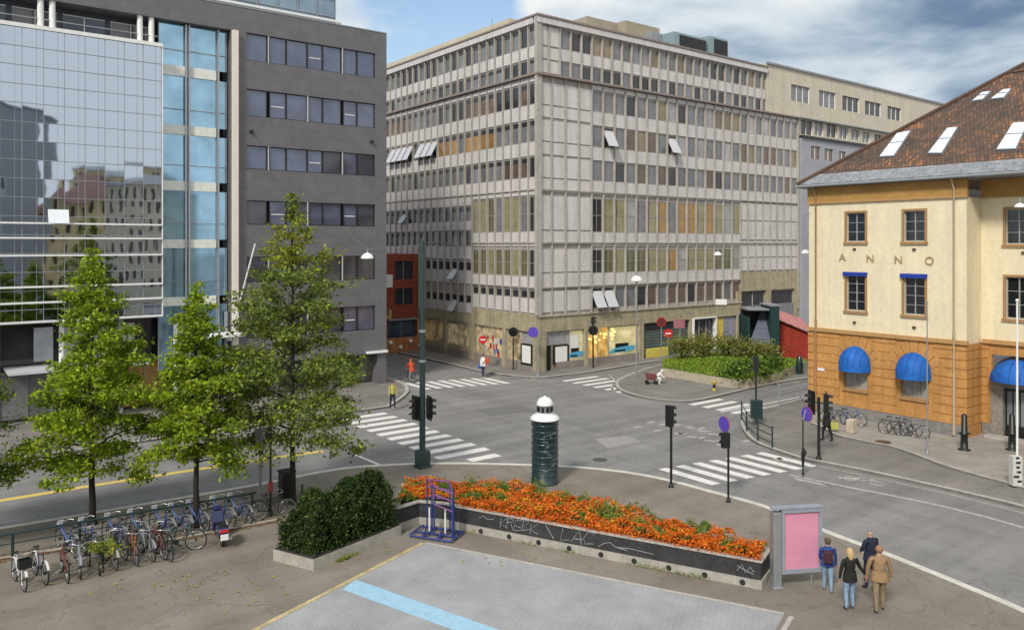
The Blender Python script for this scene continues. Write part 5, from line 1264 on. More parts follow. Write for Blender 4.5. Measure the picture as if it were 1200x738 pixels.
def pole(par,c,h,r,m,name='pole',base=True,r1=None):
    b=MB(); b.tube([c,c+UP*h],r,0,10,r1=r1); 
    if base: b.lathe(c,[(r*2.2,0),(r*2.2,.03),(r*1.3,.12)],0,10)
    return b.build(name,m,par)
def disc_sign(par,c,n,r,col,rim,bar=None):
    m=MB(); n=Vector(n).normalized(); m.disc(c,n,r,.025,0,24); m.disc(c+n*.008,n,r*(.97 if col is M['purple'] else .86),.025,1,24); m.disc(c-n*.008,n,r*.98,.02,2,24)
    if bar: a=n.cross(UP).normalized(); f=Fr((c.x,c.y,0),a,n); m.box(f,-r*.6,r*.6,.02,.03,c.z-r*.14,c.z+r*.14,3)
    return m.build('sign_plate',[rim,col,M['grey'],M['white']],par)
toC=lambda c: Vector((-c.x,-c.y,0)).normalized()
# tall mast
c=P(495,547,KH); t=thing('signal_mast','very tall dark teal mast with two pairs of traffic lights at the left zebra crossing','traffic signal',c)
b=MB(); b.tube([c,c+UP*10.6],.15,0,14,r1=.11); b.build('mast',M['teal'],t)
b=MB(); f=Fr(c,D2,-D1); b.box(f,-.28,.28,-.25,.28,0,.78); b.box(f,-.32,.32,-.3,.32,-.02,.08); b.build('base_box',M['teal'],t,bevel=.03)
b=MB(); top=c+UP*10.4; b.tube([top-D2*.1,top+D2*.9+UP*.1,top+D2*1.9-UP*.05],.04); b.build('arm',M['teal'],t)
for k,(s_,n_) in enumerate(((-1,-D2),(1,D2))):
    hc=c+X*(.33*s_)+UP*2.75; head(t,hc+Y*.05,(n_-D1*.15),3,True)
    b=MB(); b.tube([c+UP*2.95,hc+UP*.2],.03); b.tube([c+UP*2.5,hc-UP*.2],.03); b.build('bracket',M['black'],t)
for z in (6.3,4.9): 
    b=MB(); b.tube([c+UP*z,c+UP*(z+.12)],.165,0,14); b.build('clamp',M['steel'],t)
# post signals
def signal(px,py,hpole,label,heads,rad=.055,board=False,pm='black',extra=None,z=KH):
    c=P(px,py,z); t=thing('traffic_signal',label,'traffic signal',c); pole(t,c,hpole,rad,M[pm])
    for (dx,hz,n,asp) in heads:
        hc=c+Vector((dx,0,0))+UP*hz; head(t,hc,n,asp,board)
        if abs(dx)>.02: b=MB(); b.tube([c+UP*hz,hc],.025); b.build('bracket',M['black'],t)
    return c,t
signal(786.5,570.5,3.0,'black post with one traffic light in front of the right zebra crossing',[(-.06,3.05,Vector((.75,.5,0)),3)])
c,t=signal(853.5,588,2.7,'black post with a violet round sign above its small light',[(-.12,2.5,Vector((-.3,.9,0)),2)],.045)
b=MB(); b.tube([c+UP*2.6,c+UP*3.2-X*.12],.03); b.build('pole_top',M['grey'],t); disc_sign(t,c+Vector((-.17,0,3.15)),Vector((-.93,-.45,0)),.32,M['purple'],M['red'])
c=P(941,556,KH); t=thing('sign_post','thin post with a violet round sign and a dark pouch low on it','road sign',c); pole(t,c,2.5,.03,M['black'])
disc_sign(t,c+Vector((.16,-.05,2.75)),Vector((-.9,-.4,0)),.33,M['purple'],M['red']); b=MB(); b.tube([c+UP*2.4,c+UP*2.95+X*.13],.03); b.build('pole_top',M['grey'],t)
b=MB(); b.tube([c+UP*.4,c+UP*.85,c+UP*1.0+X*.05,c+UP*1.25],[.05,.09,.13,.04],0,8); b.build('pouch',M['black'],t)
signal(959.5,537.5,3.0,'black post carrying two traffic lights back to back by the orange building',[(-.36,2.75,Vector((-.8,-.2,0)),3),(.36,2.7,Vector((.85,-.25,0)),3)],.07,True)
c,t=signal(886,497,3.6,'black post with a small light on top and a box low down, at the railing',[(0,3.45,Vector((-.9,.5,0)),3)],.05)
b=MB(); f=Fr(c,X,-Y); b.box(f,-.32,.32,-.1,.25,.35,1.45); b.build('cabinet',M['green_dark'],t,bevel=.03); 
c,t=signal(695,430.5,4.0,'black post with a round backed signal before the lit shop window',[(0,4.0,Vector((.9,-.5,0)),2)],.07)
disc_sign(t,c+Vector((0,-.1,3.15)),-Y,.42,M['black'],M['black']); head(t,c+UP*3.1-Y*.15,Vector((-.6,-.8,0)),2)
c,t=signal(601.5,432.5,2.6,'black post with a round backed signal just left of a violet round sign',[(0,3.1,Vector((-.8,-.5,0)),2)],.06)
disc_sign(t,c+Vector((0,.1,3.1)),-Y,.4,M['black'],M['black'])
def sign(px,py,zc,r,label,col,rim,bar=None,n=None,z=KH,rad=.035,h=None,pm='grey'):
    c=P(px,py,z); t=thing('sign_post',label,'road sign',c); pole(t,c,h or zc+r,rad,M[pm]); disc_sign(t,c+Vector((0,0,zc))+toC(c)*.06,n or toC(c),r,col,rim,bar); return c,t
c=Vector((.9*1.0+.8,63.7,0)); c=P(630,440,KH); t=thing('sign_post','grey post with a violet round sign at the big block\'s corner','road sign',c); pole(t,c,3.4,.06,M['grey']); disc_sign(t,c+Vector((-.36,-.1,3.45)),-Y,.42,M['purple'],M['purple'])
sign(566,432,2.45,.35,'small red round no entry sign behind the person with a blue bag',M['red'],M['red'],True); 
sign(775,424,3.55,.42,'red ringed round sign on a post by the dark roller shop front',mat('dark_sign',(.12,.02,.02),.5),M['red'],n=-Y); sign(783,425,2.6,.4,'red round no entry sign with a white bar by the roller shop front',M['red'],M['red'],True,n=-Y)
c=P(797,424,KH); t=thing('sign_post','square pink sign on a post just right of the no entry sign','road sign',c); pole(t,c,3.,.04,M['grey']); b=MB(); b.box(Fr(c,X,-Y),-.6,.4,.05,.1,3.,3.8); b.build('sign_plate',mat('pink_sign',(.33,.13,.16),.6,.2,3),t)
# kerbside advertisement column
c=P(638.5,565,KH); t=thing('advertising_column','round dark green ribbed column with a white domed lantern top','column',c)
m=MB(); m.lathe(c,[(.62,0),(.62,.12),(.575,.16),(.575,2.66),(.62,2.70),(.62,2.78)],0,36); m.build('drum',mat('drum_green',(.010,.032,.036),.35,.35,1.5,fine=5,coat=.3),t)
m=MB()
for k in range(9): 
    z=.36+k*.27; m.lathe(c+UP*z,[(.574,0),(.60,.02),(.60,.05),(.574,.07)],0,36)
m.build('rib',M['green_dark'],t)
m=MB(); m.lathe(c,[(.64,2.78),(.64,2.84),(.52,2.95),(.34,3.03),(.34,3.06)],0,36); m.build('collar',M['white'],t)
m=MB(); m.lathe(c,[(.30,3.06),(.33,3.10),(.33,3.36),(.36,3.40)],0,24)
for k in range(10):
    a=k*math.pi/5; m.box(Fr(c+Vector((math.cos(a)*.335,math.sin(a)*.335,0)),Vector((-math.sin(a),math.cos(a),0)),Vector((math.cos(a),math.sin(a),0))),-.06,.06,-.01,.02,3.13,3.33,1)
m.build('lantern',[M['grey'],M['black']],t)
m=MB(); m.lathe(c,[(.37,3.40),(.36,3.47),(.31,3.60),(.20,3.70),(.06,3.74),(.05,3.78)],0,24); m.build('dome',M['white'],t)
m=MB(); rnd=random.Random(8)
for k in range(9):
    a0=-math.pi/2+rnd.uniform(-.2,.7); z=.7+k*.2; pts=[]
    for j in range(7): a=a0+j*.09*rnd.choice((1,.7,-.4)); pts.append(c+Vector((math.cos(a)*.607,math.sin(a)*.607,z+rnd.uniform(-.09,.12))))
    m.tube(pts,.010,0,4)
m.build('graffiti',MATS['graffiti_paint'],t)
# billboard with an empty pink poster
c=P(908,688,KH); bd=Vector((1,.16,0)).normalized(); f=Fr(c,bd,Vector((bd.y,-bd.x,0)))
t=thing('billboard','grey framed freestanding billboard with a plain pink poster','billboard',c)
m=MB(); m.box(f,-.10,.16,-.14,.14,0,2.30); m.box(f,-.14,.20,-.18,.18,0,.06); m.build('post',M['steel'],t,bevel=.02)
m=MB(); 
for q in ((.18,.28,.42,2.38),(1.40,1.50,.42,2.38),(.28,1.40,2.26,2.38),(.28,1.40,.42,.54)): m.box(f,q[0],q[1],-.1,.1,q[2],q[3])
m.box(f,-.12,1.5,-.12,.12,2.381,2.43); m.build('frame',mat('frame_grey',(.27,.30,.35),.45,.1),t)
m=MB(); m.box(f,.28,1.40,-.06,.04,.54,2.26); m.build('poster',mat('pink_poster',(.66,.28,.40),.35,.07,1.5,coat=.4),t)
m=MB(); m.tube([f.p(1.2,0,0),f.p(1.2,0,.42)],.025); m.build('foot',M['steel'],t)
# blue steel frame in the planter's corner
c=P(512,628,KH); f=Fr(c,Vector((.93,-.36,0)).normalized(),Vector((-.36,-.93,0)).normalized()); t=thing('steel_rack','blue and violet steel tube rack standing in the corner of the flower planter','rack',c)
m=MB()
for o_ in (-.55,.0,.45): m.tube([f.p(-.85,o_,.07),f.p(.8,o_,.07)],.033)
for a_ in (-.85,-.3,.25,.8): m.tube([f.p(a_,-.55,.10),f.p(a_,.45,.10)],.033)
for a_ in (-.6,.0,.55): m.tube([f.p(a_,-.5,.12),f.p(a_+.25,.4,.12)],.03)
m.build('base_frame',mat('rack_blue',(.025,.045,.20),.5,.2),t)
m=MB()
for a_,o_ in ((-.65,-.5),(-.3,-.2),(.0,.2),(.3,-.45),(.62,-.1),(.7,.15)): m.tube([f.p(a_,o_,.1),f.p(a_,o_,1.85 if a_<.5 else 1.6)],.027)
m.tube([f.p(.5,-.3,.1),f.p(.5,-.3,1.15)],.05); m.tube([f.p(.66,.05,.1),f.p(.66,.05,1.25)],.06)
m.build('upright',MATS['rack_blue'],t)
m=MB()
for z in (1.83,1.55,1.2): m.tube([f.p(-.65,-.5,z),f.p(.3,-.45,z)],.028); m.tube([f.p(0,.2,z),f.p(.7,.15,z-.2)],.028)
m.tube([f.p(-.65,-.5,1.83),f.p(0,.2,1.83)],.028); m.tube([f.p(.3,-.45,1.83),f.p(.7,.15,1.62)],.028)
m.build('cross_bar',mat('violet_paint',(.16,.06,.20),.5,.15),t)
m=MB()
for a_,o_ in ((.28,.3),(-.35,-.8)): m.tube([f.p(a_,-.1,.1),f.p(a_,-.1,.95)],.03)
m.build('white_post',M['white'],t)
# railings
def railing(label,pts,h=1.0,nb=2,m_='green_dark'):
    t=thing('railing',label,'railing',pts[0]); b=MB(); 
    for k in range(nb+1): b.tube([p+UP*(h*(1-.38*k)) for p in pts],.028,0,6)
    b.build('rail',M[m_],t)
    for p in pts: b=MB(); b.tube([p,p+UP*(h+.05)],.042,0,8); b.ball(p+UP*(h+.07),.06,0,8,5); b.build('post',M[m_],t)
railing('curved dark railing along the kerb at the junction corner',[P(*q,KH) for q in ((869,492),(875,505),(888,516),(905,524.5))])
railing('thin grey railing behind the kerb left of the orange building',[P(*q,KH) for q in ((913,477),(938,471.5),(952,468))],1.35,2,'grey')
# bollards like posts, wall-side
for px,py,lab in ((1130,527,'tall black post by the corner of the orange building entrance'),(1186,527,'tall black post right of the orange building door')):
    c=P(px,py,KH+.1); t=thing('post',lab,'post',c,'tall black posts before the entrance'); b=MB(); b.lathe(c,[(.30,0),(.30,.04),(.17,.08),(.16,.75),(.22,.8),(.22,.86),(.14,.92),(.13,1.75),(.05,1.82)],0,12); b.build('post',M['black'],t)
    b=MB(); b.tube([c+UP*.83-X*.36,c+UP*.83+X*.36],.03); b.build('cross_arm',M['black'],t)
# flag poles
for px,py,yt,r_,lab in ((1086.5,531,353,.035,'thin grey flagpole on the slab pavement before the orange building'),(1192,566,352,.048,'thick white pole at the right edge of the photo')):
    c=P(px,py,KH+.1); h=(py-yt)*c.y/F; b=MB(); b.tube([c,c+UP*h],r_,0,10,r1=r_*.8); b.lathe(c,[(r_*2.5,0),(r_*2.3,.05),(r_*1.2,.2)],0,12); b.ball(c+UP*h,r_*1.5,0,8,5); o=b.build('flagpole',M['white'] if px>1100 else M['steel'],org=c); tag(o,lab,'flagpole')
c=P(1190,568,KH+.1); b=MB(); b.box(Fr(c,X,-Y),-.20,.20,-.15,.15,0,1.25,0); rnd=random.Random(2)
for k in range(6): b.box(Fr(c,X,-Y),rnd.uniform(-.18,.0),rnd.uniform(.05,.18),.15,.16,.15+k*.2,.24+k*.2,1)
o=b.build('utility_cabinet',[mat('pale_cabinet',(.55,.55,.52),.6,.1),M['black']],org=c); tag(o,'pale stickered cabinet at the foot of the thick white pole','cabinet')
c=P(998,507,KH+.1); b=MB(); b.box(Fr(c,D2,-D1),-.25,.25,-.2,.2,0,.75); o=b.build('stone_block',mat('pale_block',(.5,.42,.32),.8,.2),org=c,bevel=.05); tag(o,'small pale stone block between the wall bicycles','block')
# litter bin near the tree and two thin poles
c=P(336,583,KH); t=thing('litter_bin','tall black litter bin left of the olive tree trunk','bin',c); b=MB(); b.box(Fr(c,D2,-D1),-.27,.27,-.27,.27,.05,1.05); b.build('body',M['black'],t,bevel=.04); b=MB(); b.box(Fr(c,D2,-D1),-.30,.30,-.30,.30,1.06,1.14); b.build('lid',M['dark'],t,bevel=.02)
c=P(305,597,KH); b=MB(); b.tube([c,c+UP*3.3],.055); b.box(Fr(c+UP*0,X,-Y),-.2,.2,-.02,.02,2.7,3.2); o=b.build('sign_post',M['grey'],org=c); tag(o,'grey pole left of the litter bin, its top hidden by leaves','pole')
c=P(317,604,KH); t=thing('pole','thin dark pole with a red collar beside the lone leaning bicycle','pole',c); pole(t,c,4.0,.04,M['black']); b=MB(); b.tube([c+UP*.95,c+UP*1.3],.09); b.build('collar',mat('dark_red',(.25,.03,.03),.5),t)
# street lamps hung over the road and one on a post
def dome_lamp(par,c,r=.36,mt='white'):
    b=MB(); b.lathe(c,[(r,0),(r,.05),(r*.92,r*.35),(r*.6,r*.7),(r*.2,r*.85),(.04,r*.95)],0,18); b.build('lamp_shade',M['white'],par); 
    b=MB(); b.tube([c+UP*r*.9,c+UP*(r*.9+.2)],.05); b.build('bracket',M['grey'],par)
def hung(px,py,d,label,a_to,b_to,r=.36):
    c=Vector(((px-600)/F*d,d,CH+(HY-py)*d/F)); t=thing('hanging_lamp',label,'street lamp',c,'lamps hanging over the street'); dome_lamp(t,c,r)
    b=MB(); b.tube([a_to,c+UP*(r*.9+.2)],.009,0,4); b.tube([c+UP*(r*.9+.2),b_to],.009,0,4); b.build('wire',M['grey'],t)
mast=P(495,547)+UP*10.5
hung(430.5,303,46,'white dome lamp hanging in front of the grey clad block',FG.p(3.,0,11.2),mast,.38)
hung(841,299,60,'white dome lamp hanging in front of the big block, right of the post lamp',FR.p(20,0,12.2),FO.p(.2,.1,12.5),.30)
hung(944,297,55,'white dome lamp hanging by the left edge of the orange building',FR.p(34,0,12.5),FO.p(.1,-.1,12.0),.30)
c=Vector(((1195-600)/F*32,32,CH+(HY-243)*32/F)); t=thing('hanging_lamp','small white lamp at the right edge, before the upper window of the orange building','street lamp',c); dome_lamp(t,c,.2)
b=MB(); b.tube([c+UP*.38,FO.p(16,.1,12.9)],.012,0,4); b.build('wire',M['grey'],t)
d=62.; c=Vector(((746-600)/F*d,d,KH)); t=thing('street_lamp','white dome lamp on a tall grey post before the shop windows','street lamp',c)
zt=CH+(HY-329)*d/F; b=MB(); b.tube([c,Vector((c.x,c.y,zt))],.08,0,8,r1=.05); b.build('pole',M['steel'],t); dome_lamp(t,Vector((c.x,c.y,zt)),.46)
d=60.; c=Vector(((845-600)/F*d,d,CH+(HY-357)*d/F)); t=thing('hanging_sign','small white rectangular sign hanging over the street below the dome lamp','sign',c); b=MB(); b.box(Fr((c.x,c.y,0),X,-Y),-.42,.42,-.05,.05,c.z,c.z+.42); b.build('sign_plate',M['white'],t); b=MB(); b.tube([Vector((c.x,c.y,c.z+.42)),Vector((c.x,c.y,c.z+.42))+UP*3.2],.012,0,4); b.build('wire',M['grey'],t)

# ================================================================ BICYCLES
def bicycle(name,label,fcol,loc,rz,group,basket=False,city=False,rimc='chrome',mud=None,saddle='black'):
    t=thing(name,label,'bicycle',(0,0,0),group); r=.335
    Rw=Vector((0,0,r)); Fw=Vector((1.06,0,r)); BB=Vector((.44,0,.29)); ST=Vector((.28,0,.80)); HT=Vector((.87,0,.82)); HB=Vector((.90,0,.66))
    b=MB(); tr=.019 if not city else .03
    for p,q in ((BB,ST),(BB,HB),(ST-UP*.08,HT),(HT,HB)) if not city else ((BB,ST),(BB+UP*.03,HB),(HT,HB),(BB+UP*.12,HB+UP*.03)): b.tube([p,q],tr,0,6)
    for s_ in (-.05,.05):
        b.tube([Rw+Y*s_,BB+Y*s_*.5],.012,0,5); b.tube([Rw+Y*s_,ST-UP*.1],.011,0,5); b.tube([Fw+Y*s_,HB+Y*s_*.7-UP*.02],.014,0,5)
    b.tube([ST,ST+UP*.12-X*.03],.014,0,5); b.tube([HT,HT+UP*.14-X*.02],.014,0,5)
    b.build('frame',fcol,t)
    for c in (Rw,Fw):
        w=MB(); w.tube([c+Vector((math.cos(a*math.pi/14)*r,0,math.sin(a*math.pi/14)*r)) for a in range(28)],.022,0,6,closed=True); w.disc(c,Y,.035,.08,0,8)
        wo=w.build('wheel',M['rubber'],t)
        w=MB(); w.tube([c+Vector((math.cos(a*math.pi/12)*(r-.03),0,math.sin(a*math.pi/12)*(r-.03))) for a in range(24)],.012,0,5,closed=True)
        for a in range(14): w.tube([c,c+Vector((math.cos(a*math.pi/7+.2)*(r-.03),0,math.sin(a*math.pi/7+.2)*(r-.03)))],.0032,0,3,cap=False)
        w.build('rim',M[rimc],wo)
    b=MB(); s0=ST+UP*.13-X*.05; b.add([s0+Vector(v) for v in ((-.13,-.08,.0),(-.13,.08,0),(.05,.035,.02),(.15,.018,.0),(.15,-.018,0),(.05,-.035,.02),(-.13,-.07,-.05),(-.13,.07,-.05),(.12,0,-.035))],[(0,1,2,5),(2,3,4,5),(0,6,7,1),(1,7,8,3,2),(0,5,4,8,6),(3,8,4)],0,True); b.build('saddle',M[saddle],t)
    b=MB(); h0=HT+UP*.15; b.tube([h0+Vector(v) for v in ((-.16,-.29,.02),(-.04,-.2,.04),(.02,-.06,.0),(.02,.06,0),(-.04,.2,.04),(-.16,.29,.02))],.013,0,6); b.build('handlebar',M['chrome'],t)
    b=MB(); b.disc(BB+Y*.06,Y,.085,.01,0,12); b.tube([BB+Y*.07,BB+Y*.09+Vector((.1,0,-.13))],.012,0,5); b.tube([BB-Y*.05,BB-Y*.09-Vector((.1,0,-.13))],.012,0,5)
    for s_ in (1,-1): q=BB+Y*.12*s_+Vector((.1,0,-.13))*s_; b.box(Fr((q.x,q.y,0),X,Y),-.045,.045,-.04,.04,q.z-.01,q.z+.012)
    b.build('crankset',M['dark'],t)
    if mud:
        for c,a0,a1 in ((Rw,.2,2.7),(Fw,.5,2.4)):
            b=MB(); pts=[(c.x+math.cos(a0+(a1-a0)*k/9)*(r+.04),c.z+math.sin(a0+(a1-a0)*k/9)*(r+.04)) for k in range(10)]
            b.add([(x,s_,z) for x,z in pts for s_ in (-.035,.035)],[(2*i,2*i+1,2*i+3,2*i+2) for i in range(9)])
            b.build('mudguard',mud,t,normals=False)
    if basket or city:
        b=MB(); f=Fr((1.0,0,0),Y,X); m_=M['black'] if basket else M['white']
        if basket:
            for q in ((-.17,.17,-.0,.02),(-.17,.17,.26,.28)): b.box(f,q[0],q[1],q[2],q[3],.72,.98)
            b.box(f,-.17,-.15,.02,.26,.72,.98); b.box(f,.15,.17,.02,.26,.72,.98); b.box(f,-.15,.15,.02,.26,.72,.74)
            b.build('basket',m_,t)
        else:
            b.add([(1.02,-.09,.76),(1.02,.09,.76),(1.02,.09,.98),(1.02,-.09,.98),(1.14,-.07,.78),(1.14,.07,.78),(1.10,.07,.96),(1.10,-.07,.96)],[(0,1,2,3),(4,5,6,7),(0,1,5,4),(2,3,7,6),(0,3,7,4),(1,2,6,5)]); b.build('front_carrier',m_,t)
    else:
        b=MB(); 
        for s_ in (-.05,0,.05): b.tube([Vector((-.28,s_,.74)),Vector((.15,s_,.74))],.008,0,4)
        b.tube([Vector((0,.05,.4)),Vector((-.18,.05,.74))],.008,0,4); b.tube([Vector((0,-.05,.4)),Vector((-.18,-.05,.74))],.008,0,4); b.build('carrier',M['dark'],t)
    t.location=Vector(loc); t.rotation_euler=(0,0,rz); return t
ang=lambda v: math.atan2(v.y,v.x)
dirb=(D1*-1.)
colr={k:mat('bike_'+k,c,.35,.1,coat=.3) for k,c in dict(white=(.62,.63,.65),navy=(.02,.03,.09),black=(.015,.015,.018),silver=(.24,.26,.29),red=(.20,.04,.03),blue=(.05,.10,.27),tan=(.36,.29,.19),orange=(.34,.09,.03),green=(.03,.09,.07)).items()}
gB='private bicycles parked in a row on the footway'
specs=[((28,692),'white bicycle with a black basket, leftmost of the front row','white',dict(basket=True,mud=colr['white'])),
 ((53,684),'dark blue bicycle with a silver stem, second from the left in the front row','navy',dict(mud=colr['white'])),
 ((79,682),'black and red bicycle, third from the left in the front row','red',{}),
 ((94,677),'silver bicycle with pale blue bars, fourth from the left in the front row','silver',dict(mud=colr['silver'])),
 ((117,673),'dark bicycle with a thin grey frame beneath the yellow branch','black',{}),
 ((135,667),'tan and white ladies bicycle, in the middle of the front row','tan',dict(mud=colr['white'])),
 ((160,662),'orange red bicycle right of the tan one','orange',{}),
 ((178,657),'grey and white bicycle between the two red ones','silver',dict(mud=colr['silver'])),
 ((104,662),'slim black bicycle partly hidden between silver and dark bicycles','black',{}),
 ((146,655),'navy bicycle behind the tan and white one','navy',{}),
 ((168,646),'silver bicycle behind the grey and white one','silver',{}),
 ((192,655),'red framed bicycle, third from the right end of the front row','red',{}),
 ((199,657),'black bicycle with a fat tyre near the right end of the front row','black',{})]
rnd=random.Random(6)
for i,((px,py),lab,col,kw) in enumerate(specs):
    p=P(px,py,KH); a=ang(dirb)+rnd.uniform(-.22,.22); d=Vector((math.cos(a),math.sin(a),0))
    # wheel nearest to us touches at p
    if i%3==2: bicycle('bicycle',lab,colr[col],p,a+math.pi,gB,**kw)    # rear wheel nearest
    else: bicycle('bicycle',lab,colr[col],p-d*1.06,a,gB,**kw)
bicycle('bicycle','grey green bicycle standing broadside at the right end of the front row',colr['green'],P(190,648,KH),ang(D2)-.35,gB)
bicycle('bicycle','dark bicycle standing alone beside the thin pole',colr['black'],P(303,609,KH),ang(D2)-.25,None)
# city bikes locked nose-in on the rail
gC='identical white and blue hire bicycles locked to the rail'
rl0=Vector((-19.5,24.6,0)); rl1=P(298,600)
f0=P(0,627,.95); f1=P(300,577,.95); f0=Vector((f0.x,f0.y,0)); f1=Vector((f1.x,f1.y,0)); rd=(f1-f0).normalized(); FRl=Fr(f0,rd,Vector((rd.y,-rd.x,0)))
t=thing('bicycle_rail','long dark rail on posts where the white hire bicycles are locked','bicycle rail',f0); b=MB(); Lr=(f1-f0).length; b.tube([FRl.p(-6,0,.95),FRl.p(Lr,0,.95)],.045,0,8); b.tube([FRl.p(-6,0,.62),FRl.p(Lr,0,.62)],.02,0,6); b.build('rail',M['green_dark'],t)
for k in range(10):
    b=MB(); q=FRl.p(-5.5+k*1.95,0,KH); b.tube([q,q+UP*.85],.045,0,8); b.build('post',M['green_dark'],t)
cb=None; ref=['leftmost hire bicycle on the rail','second hire bicycle, just left of the first trunk','third hire bicycle, just right of the first trunk','fourth hire bicycle on the rail from the left','fifth hire bicycle on the rail from the left','sixth hire bicycle on the rail, left of the second trunk','seventh hire bicycle on the rail, touching the second trunk','hire bicycle just right of the second trunk','rightmost hire bicycle on the rail']
for i,px in enumerate((72,97,128,153,183,203,222,252,272)):
    a=FRl.at(px); q=FRl.p(a,0,KH); d=-FRl.n*.93+rd*-.36; d.normalize(); L_='white and blue '+ref[i]
    if cb is None: cb=bicycle('hire_bicycle',L_,colr['blue'],(0,0,0),0,gC,city=True,mud=colr['silver']); o=cb
    else: o=copy_tree(cb,label=L_)
    o.location=q-d*.95+UP*0; o.rotation_euler=(0,0,ang(d)+rnd.uniform(-.06,.06))
# bicycles along the wall of the orange building
gW='bicycles leaning along the wall of the orange building'
wl=['dark bicycle against the orange wall, behind the man in black','blue bicycle against the orange wall, near the stone block','silver bicycle at the left of the group below the second blue awning','black bicycle in the group below the second blue awning','silver bicycle with big wheels at the right of the wall group']
for i,(px,py,col) in enumerate(((968,495,'navy'),(985,497,'blue'),(1037,507,'silver'),(1047,508.5,'black'),(1056,510,'silver'))):
    p=P(px,py,KH+.1); bicycle('bicycle',wl[i],colr[col],p,ang(-D1)+(.5 if i<2 else .25),gW)
# ---------------- scooter
def scooter():
    t=thing('motor_scooter','blue and black motor scooter parked beside the second tree, seen from behind','scooter',(0,0,0))
    b=MB(); nv=mat('scooter_blue',(.012,.018,.085),.25,.1,coat=.6)
    def body(pr,w,mt,name,bev=.03):
        m=MB(); n=len(pr); m.add([(x,-w,z) for x,z in pr]+[(x,w,z) for x,z in pr],[tuple(range(n)),tuple(range(n,2*n))]+[(i,(i+1)%n,(i+1)%n+n,i+n) for i in range(n)]); return m.build(name,mt,t,bevel=bev)
    body([(-.35,.42),(-.42,.62),(-.30,.74),(.15,.72),(.35,.62),(.38,.38),(.1,.30),(-.15,.34)],.17,nv,'rear_body')
    body([(-.32,.745),(-.2,.80),(.2,.79),(.42,.735),(.36,.72)],.14,M['black'],'seat',.02)
    body([(.35,.28),(.38,.36),(.85,.36),(.86,.28)],.16,M['black'],'floor_board')
    body([(.84,.28),(.82,.6),(.98,.98),(1.05,.96),(1.02,.55),(.96,.28)],.19,nv,'front_shield')
    body([(.94,.97),(.9,1.04),(1.02,1.12),(1.12,1.02),(1.06,.95)],.13,nv,'headset'); 
    for x in (0,1.2):
        m=MB(); m.tube([Vector((x+math.cos(k*math.pi/10)*.19,0,.24+math.sin(k*math.pi/10)*.19)) for k in range(20)],.055,0,8,closed=True); m.disc((x,0,.24),Y,.14,.07,1,14); m.build('wheel',[M['rubber'],M['grey']],t)
    body([(1.02,.44),(1.1,.52),(1.3,.52),(1.44,.36),(1.3,.44)],.075,nv,'front_mudguard',.01)
    m=MB(); m.tube([(1.2,-.07,.24),(1.05,-.07,.7)],.025); m.tube([(1.2,.07,.24),(1.05,.07,.7)],.025); m.build('fork',M['grey'],t)
    m=MB(); m.tube([(.92,-.33,1.08),(1.0,-.1,1.06),(1.0,.1,1.06),(.92,.33,1.08)],.018); m.build('handlebar',M['black'],t)
    m=MB(); m.box(WF,-.44,-.40,-.14,.14,.60,.70); m.build('tail_light',M['red'],t,bevel=.01)
    m=MB(); m.box(WF,-.47,-.455,-.13,.13,.36,.56); m.build('number_plate',M['white'],t)
    m=MB(); m.tube([(.1,-.22,.3),(-.35,-.22,.36)],.06); m.build('exhaust',M['chrome'],t)
    for s_ in (-1,1):
        m=MB(); m.tube([(.95,.28*s_,1.08),(1.0,.34*s_,1.26)],.01); m.ball((1.0,.36*s_,1.28),.06,0,8,6); m.build('mirror',M['black'],t)
    return t
s_=scooter(); q=P(261,641,KH); dv=(P(243,605,KH)-q).normalized(); s_.location=q+dv*.1; s_.rotation_euler=(0,0,ang(dv))
# yellow-green shopping bag left on a bicycle
m=MB(); c=P(121,640,.95); rnd=random.Random(12); pl=[c+Vector((rnd.gauss(0,.28),rnd.gauss(0,.12),rnd.gauss(0,.13))) for k in range(260)]; leaves(m,pl,.06,(.5,.5),rnd,.3)
t=thing('tree_shoot','yellow green leafy shoot growing at the first tree trunk, among the bicycles','shoot',c-UP*.83); m.build('foliage',[LY,LG],t,normals=False); m=MB(); m.tube([c-UP*.83,c-UP*.3,c],.02,0,5); o=m.build('stem',M['bark'],t); (lambda *a: None)(o,'yellow green leafy shoot growing at the first tree trunk, among the bicycles','shoot')
c=P(837,457.5,KH); m=MB(); m.lathe(c,[(.16,0),(.16,.08),(.10,.12),(.10,.5),(.17,.52),(.17,.62),(.06,.72)],0,10); m.lathe(c,[(.105,.2),(.105,.4)],1,10); o=m.build('hydrant',[mat('ochre_paint',(.45,.33,.05),.6),M['black']],org=c); tag(o,'small ochre and black hydrant at the foot of the pale stone wall','hydrant')
